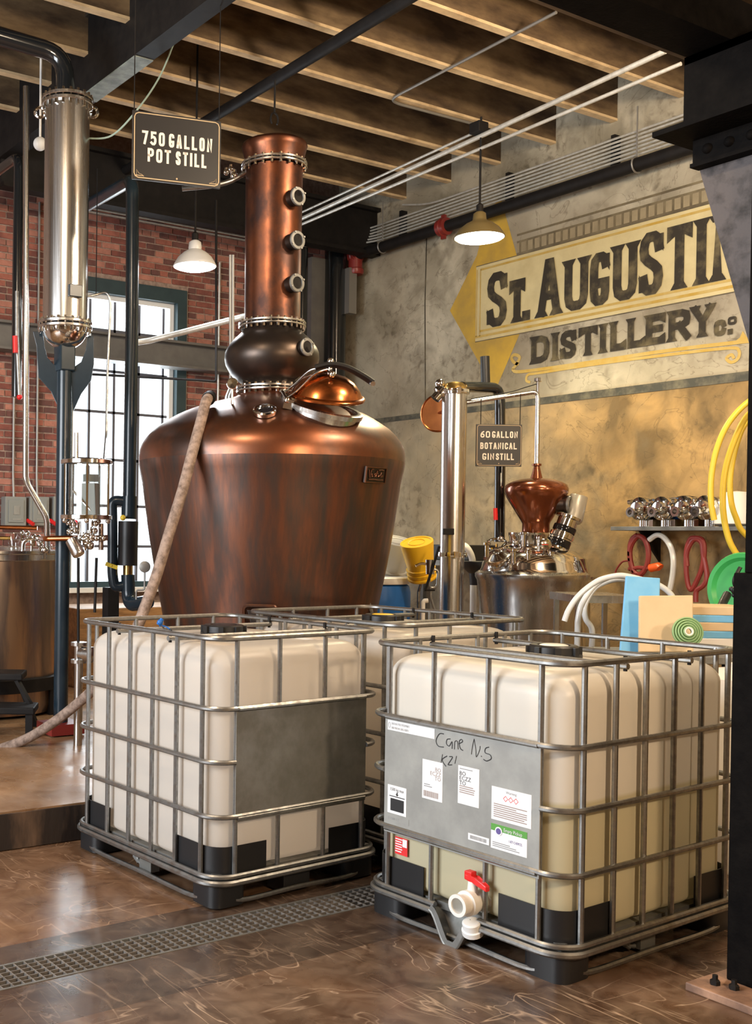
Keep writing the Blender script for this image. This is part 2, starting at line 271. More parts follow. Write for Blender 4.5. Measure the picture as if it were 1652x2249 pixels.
# ------------------------------------------------------------------ mesh building
class MB:
    def __init__(s): s.v = []; s.f = []; s.mi = []; s.cur = 0
    def add(s, vs, fs):
        o = len(s.v); s.v += [Vector(v) for v in vs]; s.f += [tuple(i + o for i in f) for f in fs]; s.mi += [s.cur] * len(fs); return s
    def box(s, c, d, ax=None):
        c = Vector(c); x, y, z = (Vector(d) / 2)
        A = ax or (Vector((1, 0, 0)), Vector((0, 1, 0)), Vector((0, 0, 1)))
        vs = [c + A[0] * (x * i) + A[1] * (y * j) + A[2] * (z * k) for i in (-1, 1) for j in (-1, 1) for k in (-1, 1)]
        return s.add(vs, [(0, 1, 3, 2), (4, 6, 7, 5), (0, 4, 5, 1), (2, 3, 7, 6), (0, 2, 6, 4), (1, 5, 7, 3)])
    def span(s, a, b): return s.box([(p + q) / 2 for p, q in zip(a, b)], [abs(p - q) for p, q in zip(a, b)])
    def lathe(s, prof, c=(0, 0, 0), axis=(0, 0, 1), seg=32, cap=True, ref=None):
        c = Vector(c); ax = Vector(axis).normalized()
        u = (Vector(ref) - ax * Vector(ref).dot(ax)).normalized() if ref else ax.orthogonal().normalized(); w = ax.cross(u)
        vs = []; fs = []; n = len(prof)
        for r, h in prof:
            for i in range(seg):
                t = 2 * PI * i / seg; vs.append(c + ax * h + u * (r * math.cos(t)) + w * (r * math.sin(t)))
        for k in range(n - 1):
            for i in range(seg):
                j = (i + 1) % seg; fs.append((k * seg + i, k * seg + j, (k + 1) * seg + j, (k + 1) * seg + i))
        if cap:
            if prof[0][0] > 1e-5: fs.append(tuple(range(seg))[::-1])
            if prof[-1][0] > 1e-5: fs.append(tuple(range((n - 1) * seg, n * seg)))
        return s.add(vs, fs)
    def cyl(s, a, b, r, r2=None, seg=16):
        a = Vector(a); b = Vector(b); L = (b - a).length
        return s.lathe([(r, 0), (r if r2 is None else r2, L)], a, b - a, seg)
    def ring(s, c, axis, R, r, seg=32, n=8):
        return s.lathe([(R + r * math.cos(2 * PI * i / n), r * math.sin(2 * PI * i / n)) for i in range(n + 1)], c, axis, seg, cap=False)
    def ball(s, c, r, seg=12, n=8, axis=(0, 0, 1), sq=1.0):
        return s.lathe([(max(1e-6, r * math.sin(PI * i / n)), -r * sq * math.cos(PI * i / n)) for i in range(n + 1)], c, axis, seg, cap=False)
    def tube(s, pts, r, seg=10, closed=False, flat=None):
        P = [Vector(p) for p in pts]; n = len(P); T = []
        for i in range(n):
            if closed: t = P[(i + 1) % n] - P[i - 1]
            else: t = P[min(i + 1, n - 1)] - P[max(i - 1, 0)]
            T.append(t.normalized())
        u = T[0].orthogonal().normalized(); vs = []; fs = []
        if abs(T[0].z) < .9: u = (Vector((0, 0, 1)) - T[0] * T[0].z).normalized()
        for i in range(n):
            u = (u - T[i] * u.dot(T[i])); u = u.normalized() if u.length > 1e-6 else T[i].orthogonal().normalized()
            w = T[i].cross(u); rr = r[i] if isinstance(r, (list, tuple)) else r
            ru, rw = (rr, rr) if flat is None else (rr * flat[0], rr * flat[1])
            for k in range(seg):
                a = 2 * PI * (k + .5) / seg; vs.append(P[i] + u * (ru * math.cos(a)) + w * (rw * math.sin(a)))
        m = n if closed else n - 1
        for i in range(m):
            j = (i + 1) % n
            for k in range(seg): fs.append((i * seg + k, i * seg + (k + 1) % seg, j * seg + (k + 1) % seg, j * seg + k))
        if not closed: fs.append(tuple(range(seg))[::-1]); fs.append(tuple(range((n - 1) * seg, n * seg)))
        return s.add(vs, fs)
    def prism(s, poly, d):
        d = Vector(d); P = [Vector(p) for p in poly]; n = len(P)
        return s.add(P + [p + d for p in P], [tuple(range(n))[::-1], tuple(range(n, 2 * n))] + [(i, (i + 1) % n, n + (i + 1) % n, n + i) for i in range(n)])
    def build(s, name, m, parent=None, smooth=True, angle=38, bevel=0.0):
        me = bpy.data.meshes.new(name)
        inv = WM[parent.name].inverted() if parent is not None else Matrix()
        me.from_pydata([inv @ v for v in s.v], [], s.f)
        for mm in (m if isinstance(m, (list, tuple)) else [m]): me.materials.append(mm)
        if any(s.mi):
            me.polygons.foreach_set('material_index', s.mi)
        bm = bmesh.new(); bm.from_mesh(me); bmesh.ops.recalc_face_normals(bm, faces=bm.faces[:])
        if bevel: bmesh.ops.bevel(bm, geom=[e for e in bm.edges if e.calc_face_angle(0) > .6], offset=bevel, segments=2, profile=.5, affect='EDGES')
        bm.to_mesh(me); bm.free()
        if smooth:
            me.polygons.foreach_set('use_smooth', [True] * len(me.polygons)); me.set_sharp_from_angle(angle=math.radians(angle))
        o = bpy.data.objects.new(name, me); COL.objects.link(o)
        if parent is not None: o.parent = parent; WM[o.name] = WM[parent.name].copy()
        else: WM[o.name] = Matrix()
        return o
WM = {}
def tag(o, label, cat, group=None):
    o['label'] = label; o['category'] = cat
    if group: o['group'] = group
    return o
def thing(name, label, cat, loc=(0, 0, 0), rz=0.0, group=None):
    o = bpy.data.objects.new(name, None); COL.objects.link(o); o.empty_display_size = .1
    o.location = loc; o.rotation_euler = (0, 0, rz); WM[o.name] = Matrix.Translation(loc) @ Matrix.Rotation(rz, 4, 'Z')
    return tag(o, label, cat, group)
def struct(o): o['kind'] = 'structure'; return o
def stuff(o): o['kind'] = 'stuff'; return o
def copy_tree(o, parent=None):
    c = o.copy(); COL.objects.link(c); WM[c.name] = WM[o.name]
    if parent is not None: c.parent = parent; c.matrix_parent_inverse = o.matrix_parent_inverse
    for ch in list(o.children): copy_tree(ch, c)
    return c
def smooth_path(pts, n=8, closed=False):
    P = [Vector(p) for p in pts]; out = []; m = len(P)
    for i in range(m if closed else m - 1):
        g = (lambda k: P[k % m]) if closed else (lambda k: P[max(0, min(m - 1, k))])
        a, b, c, d = g(i - 1), g(i), g(i + 1), g(i + 2)
        for k in range(n):
            t = k / n; out.append(.5 * ((2 * b) + (c - a) * t + (2 * a - 5 * b + 4 * c - d) * t * t + (3 * b - a - 3 * c + d) * t ** 3))
    if not closed: out.append(P[-1])
    return out
def bend_path(pts, rad, n=6):
    P = [Vector(p) for p in pts]; out = [P[0]]
    for i in range(1, len(P) - 1):
        a = (P[i - 1] - P[i]); b = (P[i + 1] - P[i]); r = min(rad, a.length * .49, b.length * .49); a.normalize(); b.normalize()
        for k in range(n + 1):
            t = k / n; out.append((P[i] + a * r) * (1 - t) ** 2 + P[i] * 2 * t * (1 - t) + (P[i] + b * r) * t * t)
    return out + [P[-1]]
def rrect(hx, hy, r, z, n=6):
    out = []
    for cx, cy, a0 in ((hx - r, hy - r, 0), (-hx + r, hy - r, PI / 2), (-hx + r, -hy + r, PI), (hx - r, -hy + r, 1.5 * PI)):
        for k in range(n + 1): a = a0 + PI / 2 * k / n; out.append(Vector((cx + r * math.cos(a), cy + r * math.sin(a), z)))
    return out
def text_mesh(body, size, mtx, m, name, parent, ax='LEFT', sx=1.0):
    cu = bpy.data.curves.new('t', 'FONT'); cu.body = body; cu.size = size; cu.align_x = ax; cu.resolution_u = 2
    o = bpy.data.objects.new('t', cu); COL.objects.link(o)
    me = bpy.data.meshes.new_from_object(o.evaluated_get(bpy.context.evaluated_depsgraph_get()))
    bpy.data.objects.remove(o); bpy.data.curves.remove(cu)
    mb = MB(); mb.add([mtx @ Vector((v.co.x * sx, v.co.y, 0)) for v in me.vertices], [tuple(p.vertices) for p in me.polygons])
    bpy.data.meshes.remove(me)
    return mb.build(name, m, parent, smooth=False)
# ---- lettering: each letter as pen strokes in a unit box
def _sq(x0, y0, x1, y1, kx=.28, ky=.2): return [(x0, y1 - ky), (x0 + kx * .3, y1 - ky * .28), (x0 + kx, y1), (x1 - kx, y1), (x1 - kx * .3, y1 - ky * .28), (x1, y1 - ky), (x1, y0 + ky), (x1 - kx * .3, y0 + ky * .28), (x1 - kx, y0), (x0 + kx, y0), (x0 + kx * .3, y0 + ky * .28), (x0, y0 + ky), (x0, y1 - ky)]
_o = _sq(0, 0, 1, 1)
GL = {'A': [[(0, 0), (.43, 1), (.57, 1), (1, 0)], [(.2, .33), (.8, .33)]],
 'B': [[(0, 0), (0, 1), (.6, 1), (.92, .9), (.92, .62), (.6, .53), (0, .53)], [(.6, .53), (1, .42), (1, .12), (.65, 0), (0, 0)]],
 'C': [[(1, .76), (.92, .93), (.7, 1), (.3, 1), (.08, .93), (0, .76), (0, .24), (.08, .07), (.3, 0), (.7, 0), (.92, .07), (1, .24)]],
 'D': [[(0, 0), (0, 1), (.55, 1), (.88, .9), (1, .7), (1, .3), (.88, .1), (.55, 0), (0, 0)]],
 'E': [[(1, 1), (0, 1), (0, 0), (1, 0)], [(0, .52), (.8, .52)]],
 'G': [[(1, .84), (.92, .95), (.7, 1), (.3, 1), (.08, .93), (0, .76), (0, .24), (.08, .07), (.3, 0), (.7, 0), (.92, .05), (1, .18), (1, .40), (.62, .40)]],
 'I': [[(.5, 0), (.5, 1)]], 'L': [[(0, 1), (0, 0), (1, 0)]], 'N': [[(0, 0), (0, 1), (1, 0), (1, 1)]], 'O': [_o], '0': [_o],
 'P': [[(0, 0), (0, 1), (.65, 1), (.95, .92), (1, .75), (.95, .56), (.65, .46), (0, .46)]],
 'R': [[(0, 0), (0, 1), (.65, 1), (.95, .92), (1, .75), (.95, .58), (.65, .48), (0, .48)], [(.5, .48), (1, 0)]],
 'S': [[(1, .8), (.92, .94), (.7, 1), (.3, 1), (.08, .92), (0, .78), (.06, .64), (.3, .55), (.7, .45), (.94, .36), (1, .22), (.92, .08), (.7, 0), (.3, 0), (.08, .06), (0, .2)]],
 'T': [[(0, 1), (1, 1)], [(.5, 1), (.5, 0)]], 'U': [[(0, 1), (0, .22), (.08, .07), (.3, 0), (.7, 0), (.92, .07), (1, .22), (1, 1)]],
 'Y': [[(0, 1), (.5, .48), (1, 1)], [(.5, .48), (.5, 0)]], '7': [[(0, 1), (1, 1), (.4, 0)]],
 '5': [[(.95, 1), (.1, 1), (.06, .56), (.4, .64), (.75, .6), (.97, .45), (1, .28), (.9, .1), (.65, 0), (.3, 0), (0, .1)]],
 '6': [[(.85, 1), (.45, .9), (.12, .62), (0, .35), (.04, .14), (.25, .02), (.5, 0), (.78, .04), (.97, .18), (.97, .38), (.8, .54), (.5, .58), (.2, .5), (.03, .34)]],
 '.': [[(.5, 0), (.5, .02)]]}
SERIF = {'A': [(0, 0), (1, 0)], 'I': [(.5, 0), (.5, 1)], 'L': [(0, 1)], 'N': [(0, 0), (0, 1), (1, 1)], 'R': [(0, 0), (0, 1)], 'T': [(.5, 0)], 'U': [(0, 1), (1, 1)],
         'Y': [(0, 1), (1, 1), (.5, 0)], 'D': [(0, 0), (0, 1)], 'E': [(0, 0), (0, 1)], 'P': [(0, 0), (0, 1)]}
VSERIF = {'T': [(0, 1, -1), (1, 1, -1)], 'E': [(1, 1, -1), (1, 0, 1)], 'L': [(1, 0, 1)], 'S': [(1, .86, 0), (0, .14, 0)], 'G': [(1, .86, 0)]}
def glyph(mb, ch, fn0, x, y, w, h, sw, serif=0.0, lift=Vector((0, 0, 0))):
    """fn maps (x, y) on the sign to a point in space"""
    lev = [0]
    fn = lambda a, b: fn0(a, b) + lift * lev[0]
    if ch == '.':
        q = sw * 1.1; mb.add([fn(x - q / 2, y), fn(x + q / 2, y), fn(x + q / 2, y + q), fn(x - q / 2, y + q)], [(0, 1, 2, 3)]); return
    xi, yi, wi, hi = x + sw / 2, y + sw / 2, w - sw, h - sw
    if ch == 'I': xi, wi = x + w / 2, 0
    for st in GL[ch]:
        lev[0] += 1
        P = [Vector((xi + a * wi, yi + b * hi)) for a, b in st]
        closed = (P[0] - P[-1]).length < 1e-6
        n = len(P); Lf = []; Rt = []
        for i in range(n):
            d0 = (P[i] - P[i - 1]) if i else ((P[0] - P[-2]) if closed else None)
            d1 = (P[i + 1] - P[i]) if i < n - 1 else ((P[1] - P[0]) if closed else None)
            d0 = d0.normalized() if d0 is not None else None; d1 = d1.normalized() if d1 is not None else None
            if d0 is None: d0 = d1
            if d1 is None: d1 = d0
            t = (d0 + d1); t = t.normalized() if t.length > 1e-4 else d0
            nn = Vector((-t.y, t.x)); k = 1 / max(.62, nn.dot(Vector((-d0.y, d0.x))))
            p = P[i]
            if not closed and i == 0: p = p - d1 * sw / 2
            if not closed and i == n - 1: p = p + d0 * sw / 2
            Lf.append(p + nn * (sw / 2 * k)); Rt.append(p - nn * (sw / 2 * k))
        vs = []
        for vi, (a, b) in enumerate(zip(Lf, Rt)): vs += [fn(a.x, a.y) + lift * (.07 * vi), fn(b.x, b.y) + lift * (.07 * vi)]
        mb.add(vs, [(2 * i, 2 * i + 1, 2 * i + 3, 2 * i + 2) for i in range(n - 1)])
    if serif:
        for a, b in SERIF.get(ch, []):
            lev[0] += 1
            cx_, cy_ = xi + a * wi, y + (h if b == 1 else 0); s = -1 if b == 1 else 1; q = serif
            mb.add([fn(cx_ - sw * .5 - q, cy_), fn(cx_ + sw * .5 + q, cy_), fn(cx_ + sw * .5, cy_ + s * q * 1.6), fn(cx_ - sw * .5, cy_ + s * q * 1.6)], [(0, 1, 2, 3)])
        for a, b, s in VSERIF.get(ch, []):
            lev[0] += 1
            cx_ = x + (w if a == 1 else 0); e = -1 if a == 1 else 1
            if s: y0 = y + (h if b == 1 else 0); mb.add([fn(cx_, y0), fn(cx_, y0 + s * (sw + q_(serif))), fn(cx_ + e * sw * .9, y0 + s * sw), fn(cx_ + e * sw * .9, y0)], [(0, 1, 2, 3)])
            else:
                y0 = y + b * h; t = -1 if b > .5 else 1
                mb.add([fn(cx_, y0 - t * sw * .5), fn(cx_, y0 + t * (sw * .9 + serif)), fn(cx_ + e * sw * 1.0, y0 - t * sw * .5)], [(0, 1, 2)])
def q_(v): return v * 1.4
def word(parent, m, txt, fn, x, y, w, h, sw, gap, serif=0.0, name='letter', narrow='I', nf=.42):
    tot = sum((nf if c in narrow else (.6 if c == ' ' else 1)) for c in txt)
    uw = (w - gap * (len(txt) - 1)) / tot
    for c in txt:
        cw = uw * (nf if c in narrow else (.6 if c == ' ' else 1))
        if c != ' ':
            mb = MB(); glyph(mb, c, fn, x, y, cw, h, sw, serif); mb.build(name, m, parent, smooth=False)
        x += cw + gap
# ================================================================== THE ROOM
XW, YB, ZC = 8.5, 10.2, 5.98
def dy(x): return 0.027 * (x - 1.53)
DL, DH = 3.640, 3.850
def slab(name, y0, y1, x0, x1, m, z=0.0, t=.28):
    f0 = (lambda x: y0 + dy(x)) if not callable(y0) else y0
    f1 = (lambda x: y1 + dy(x)) if not callable(y1) else y1
    mb = MB(); mb.prism([(x0, f0(x0), z), (x1, f0(x1), z), (x1, f1(x1), z), (x0, f1(x0), z)], (0, 0, -t))
    return struct(mb.build(name, m, smooth=False))
cst = lambda v: (lambda x: v)
slab('floor', cst(-6), 3.30, -5, XW, M['floor_near'])
slab('floor', 3.30, DL, -5, XW, M['floor_dark'])
slab('floor', DH, 4.02, -5, XW, M['floor_dark'])
slab('floor', 4.02, cst(5.30), -5, XW, M['floor_back'])
mb = MB(); mb.prism([(-5, DL + dy(-5), -.30), (XW, DL + dy(XW), -.30), (XW, DH + dy(XW), -.30), (-5, DH + dy(-5), -.30)], (0, 0, -.05)); struct(mb.build('floor', M['iron'], smooth=False))
mb = MB(); mb.span((-5, 5.26, 0), (XW, YB, .2)); rf = struct(mb.build('raised_floor', M['floor_platform'], smooth=False))
mb = MB(); mb.span((-5, 5.245, .005), (XW, 5.262, .19)); struct(mb.build('trim_1', M['platform_edge'], smooth=False))
mb = MB(); mb.span((XW, -6, 0), (XW + .25, YB + .3, ZC + .3)); wall_r = struct(mb.build('wall_right', M['concrete'], smooth=False))
mb = MB(); mb.span((-5.2, -6, 0), (-5, YB + .3, ZC + .3)); struct(mb.build('wall_left', M['concrete'], smooth=False))
mb = MB(); mb.span((-5.2, -6.2, 0), (XW + .25, -6, ZC + .3)); struct(mb.build('wall_front', M['concrete'], smooth=False))
WX0, WX1, WZ0, WZ1 = 4.86, 6.36, 1.10, 4.33
mb = MB()
mb.span((-5.2, YB, 0), (WX0, YB + .3, ZC + .3)); mb.span((WX1, YB, 0), (XW + .25, YB + .3, ZC + .3))
mb.span((WX0, YB, 0), (WX1, YB + .3, WZ0)); mb.span((WX0, YB, WZ1), (WX1, YB + .3, ZC + .3))
wall_b = struct(mb.build('wall_back', M['mortar'], smooth=False))
# bricks of the back wall: the nearest three hundred singly, the rest as one joined part
BH, BL, BJ = .053, .20, .0150
br = []
for k in range(int((5.3 - .85) / (BH + BJ))):
    z = .85 + k * (BH + BJ)
    for (xa, xb) in (((3.6, 8.45),) if z > WZ1 + .03 else ((3.6, WX0 - .03), (WX1 + .03, 8.45))):
        x = xa - (BL + BJ) * (.5 if k % 2 else 0) ; head = (k % 6 == 5)
        L = .095 if head else BL
        while x < xb:
            a, b = max(x, xa), min(x + L, xb)
            if b - a > .04: br.append((Vector(((a + b) / 2, YB, z)), b - a))
            x += L + BJ
seen = br
seen.sort(key=lambda b: (b[0] - EYE).length - (1.0 if b[0].x < 5 and 2.0 < b[0].z < 3.9 else 0))
def brick_shape(mb, c, L, dep):
    mb.box((c.x, c.y - dep / 2 + .01, c.z + BH / 2), (L, dep + .02, BH))
bm_cache = {}
for c, L in seen[:300]:
    mb = MB(); dep = random.uniform(.006, .016); brick_shape(mb, c + Vector((0, 0, random.uniform(-.002, .002))), L, dep)
    mb.build('brick', random.choice(M['brick']), wall_b, smooth=False)
mb = MB()
for c, L in seen[300:]:
    mb.cur = random.randrange(4); brick_shape(mb, c, L, random.uniform(.006, .016))
stuff(mb.build('brick_courses', M['brick'], wall_b, smooth=False))
# window
mb = MB(); fw_, dp = .12, .08
for a, b in (((WX0, WZ0), (WX0 + fw_, WZ1)), ((WX1 - fw_, WZ0), (WX1, WZ1)), ((WX0 + fw_, WZ1 - fw_ - .03), (WX1 - fw_, WZ1)), ((WX0 + fw_, WZ0), (WX1 - fw_, WZ0 + .06))):
    mb.span((a[0], YB - .03, a[1]), (b[0], YB + .12, b[1]))
win = struct(mb.build('window_1', M['teal'], smooth=False))
mb = MB(); gx0, gx1, gz0, gz1 = WX0 + fw_, WX1 - fw_, WZ0 + .06, WZ1 - fw_ - .03
for a, b in (((gx0, gz0), (gx0 + .05, gz1)), ((gx1 - .05, gz0), (gx1, gz1)), ((gx0 + .05, gz1 - .05), (gx1 - .05, gz1))): mb.span((a[0], YB + .05, a[1]), (b[0], YB + .12, b[1]))
mb.build('sash_frame', M['white_paint'], win, smooth=False)
mb = MB(); mb.span((WX0 - .05, YB - .12, WZ0 - .05), (WX1 + .05, YB + .1, WZ0)); mb.build('window_sill', M['white_paint'], win, smooth=False)
vx = [5.24, 5.535, 5.835, 6.14]; hz_ = [1.53, 1.96, 2.45, 2.953, 3.39, 3.80]
for x in vx:
    mb = MB(); mb.span((x - .014, YB + .10, gz0), (x + .014, YB + .135, gz1)); mb.build('muntin', M['muntin'], win, smooth=False)
for z in hz_:
    mb = MB(); r_ = .034 if z == 3.80 else .014; mb.span((gx0, YB + .10, z - r_), (gx1, YB + .135, z + r_)); mb.build('muntin', M['muntin'], win, smooth=False)
xs = [gx0] + vx + [gx1]; zs = [gz0] + hz_ + [gz1]
for i in range(len(xs) - 1):
    for j in range(len(zs) - 1):
        mb = MB(); mb.span((xs[i], YB + .115, zs[j]), (xs[i + 1], YB + .119, zs[j + 1])); mb.build('pane', M['glass'], win, smooth=False)
# ceiling: deck planks and joists
mb = MB(); mb.span((-5.2, -6.2, ZC + .05), (XW + .25, YB + .3, ZC + .3)); ceil = struct(mb.build('ceiling', M['iron_brown'], smooth=False))
x = 1.6; 
while x < XW - .02:
    w = random.uniform(.125, .15); mb = MB(); zz = ZC + random.uniform(-.012, .008)
    mb.span((x + .004, 2.2, zz), (min(x + w, XW - .005), 10.19, ZC + .06)); mb.build('plank', random.choice(M['plank']), ceil, smooth=False); x += w
ceil_left = MB(); ceil_left.span((-5, -6, ZC), (1.6, YB, ZC + .05)); ceil_left.build('deck', M['plank'][1], ceil, smooth=False)
for k in range(11):
    y = 9.08 - .67 * k
    mb = MB(); mb.span((-1.0, y - .030, 5.43), (XW - .002, y + .030, ZC - .004)); jo = mb.build('joist', M['joist_web'], ceil, smooth=False)
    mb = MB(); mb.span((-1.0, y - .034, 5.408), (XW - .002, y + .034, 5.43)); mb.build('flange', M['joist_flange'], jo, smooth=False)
# main beam overhead (left), running towards the back wall
mb = MB(); mb.span((3.87, 1.0, 5.12), (4.03, 10.15, 5.15)); mb.span((3.875, 1.0, 5.15), (4.02, 10.15, 5.70))
bt = tag(mb.build('steel_beam', M['iron'], smooth=False), 'dark steel ceiling beam running to the back wall above the tall stainless column', 'beam')
mb = MB(); mb.span((3.845, 1.0, 5.69), (4.03, 10.15, 5.715)); mb.build('flange', M['galv'], bt, smooth=False)  # bright metal flange stands in for the lit top edge of the beam
mb = MB(); mb.span((3.872, 6.95, 5.112), (4.028, 7.85, 5.121)); mb.build('pale_patch', M['grey_green'], bt, smooth=False)['label'] = 'pale grey green patch on underside'  # paler grey green stretch of the beam underside
mb = MB(); mb.span((3.9, 9.45, 4.86), (8.49, 9.60, 4.90)); mb.span((3.9, 9.51, 4.90), (8.49, 9.54, 5.36)); mb.span((3.9, 9.45, 5.36), (8.49, 9.60, 5.40))
tag(mb.build('steel_beam', M['iron'], smooth=False), 'dark steel beam crossing high above the window and the back brick wall', 'beam')
# grey beam across the window
b0, b1 = onY(200, 745, 10.0), onY(480, 802, 10.0)
mb = MB(); mb.span((3.2, 9.92, 3.70), (7.9, 10.12, 3.725)); mb.span((3.2, 10.01, 3.47), (7.9, 10.03, 3.70)); mb.span((3.2, 9.92, 3.445), (7.9, 10.12, 3.47))
tag(mb.build('steel_beam', M['grey_beam'], smooth=False), 'grey steel beam crossing in front of the tall window and brick wall', 'beam')
# mezzanine edge at top right, girder stub, riveted column
mb = MB(); mb.span((2.0, 2.60, 3.58), (XW - .01, 2.73, 3.66)); mb.span((2.0, -2, 3.66), (XW - .01, 2.73, 3.78))
struct(mb.build('trim_2', M['joist_web'], smooth=False))
mb = MB(); mb.span((2.0, 2.42, 3.50), (XW - .01, 2.60, 3.659))
tag(mb.build('edge_beam', M['iron_brown'], smooth=False), 'near black beam along the floor edge above the riveted column', 'beam')
col = thing('riveted_column', 'dark brown riveted steel column with bracket standing right of the totes', 'column', (4.0, 2.2, 0))
mb = MB(); mb.span((3.86, 1.98, .03), (4.14, 2.368, 1.53)); mb.build('casing', M['iron_brown'], col, smooth=False, bevel=.006)
mb = MB(); mb.span((3.875, 2.0, 1.53), (4.125, 2.335, 3.16)); mb.build('shaft', M['iron_brown'], col, smooth=False, bevel=.004)
mb = MB(); mb.span((3.705, 1.75, .0), (4.3, 2.428, .03)); bp_ = mb.build('base_plate', mat('tan_base_plate', sr_(176, 138, 112), sr_(120, 92, 76), .6, scale=8), col, smooth=False, bevel=.004); bp_['label'] = 'tan painted base plate'
for p in ((3.78, 2.36), (3.80, 2.30)):
    mb = MB(); mb.lathe([(.018, 0), (.018, .014), (.01, .02), (.01, .035)], (p[0], p[1], .03), seg=6); mb.build('anchor_bolt', M['iron'], col)
g = [(3.90, 2.335, 2.20), (3.90, 2.345, 2.36), (3.90, 2.555, 3.06), (3.90, 2.555, 3.16), (3.90, 2.10, 3.16), (3.90, 2.10, 2.20)]
mb = MB(); mb.prism(g, (.02, 0, 0)); mb.build('gusset', M['rust_grey'], col, smooth=False)
mb = MB(); mb.span((3.862, 1.9, 3.07), (3.90, 2.56, 3.165)); mb.span((3.845, 1.9, 3.06), (3.90, 2.56, 3.075)); an = mb.build('angle_bracket', M['iron_brown'], col, smooth=False)
for y in (2.50, 2.415, 2.33, 2.245, 2.16):
    mb = MB(); mb.lathe([(.02, 0), (.018, .008), (.011, .015), (.001, .018)], (3.862, y, 3.12), (-1, 0, 0), 12); mb.build('rivet', M['iron_brown'], an)
mb = MB(); mb.span((3.70, 1.7, 3.165), (4.35, 2.62, 3.185)); mb.build('cap_plate', M['iron_brown'], col, smooth=False)
mb = MB(); mb.span((3.86, .2, 3.19), (3.90, 2.60, 3.495)); mb.span((3.86, .2, 3.19), (4.2, 2.60, 3.22)); mb.span((3.86, .2, 3.465), (4.2, 2.60, 3.495)); mb.span((4.01, .2, 3.22), (4.05, 2.60, 3.465))
tag(mb.build('girder', M['iron_brown'], smooth=False), 'near black deep girder resting on the riveted column cap', 'beam')
# trench drain with grating
gr = thing('trench_drain', 'long steel floor grating set across the brown concrete in front of the totes', 'drain', (1.53, 3.745, 0), math.atan(.027))
x0g, x1g = -1.2, 4.6; hw = (DH - DL) / 2 - .004
Lg = WM[gr.name]
def gl(x, y, z): return Lg @ Vector((x, y, z))
for s in (-1, 1):
    mb = MB(); mb.prism([gl(x0g, s * hw - .006, .002), gl(x1g, s * hw - .006, .002), gl(x1g, s * hw + .006, .002), gl(x0g, s * hw + .006, .002)], (0, 0, -.03)); mb.build('frame_rail', M['plate'], gr, smooth=False)
for k in range(1, 6):
    y = -hw + 2 * hw * k / 6; mb = MB(); mb.prism([gl(x0g, y - .0025, .001), gl(x1g, y - .0025, .001), gl(x1g, y + .0025, .001), gl(x0g, y + .0025, .001)], (0, 0, -.03)); mb.build('bearing_bar', M['grate'], gr, smooth=False)
x = x0g
while x < x1g:
    mb = MB(); mb.prism([gl(x - .0025, -hw, .0015), gl(x + .0025, -hw, .0015), gl(x + .0025, hw, .0015), gl(x - .0025, hw, .0015)], (0, 0, -.02)); mb.build('cross_bar', M['grate'], gr, smooth=False); x += .043

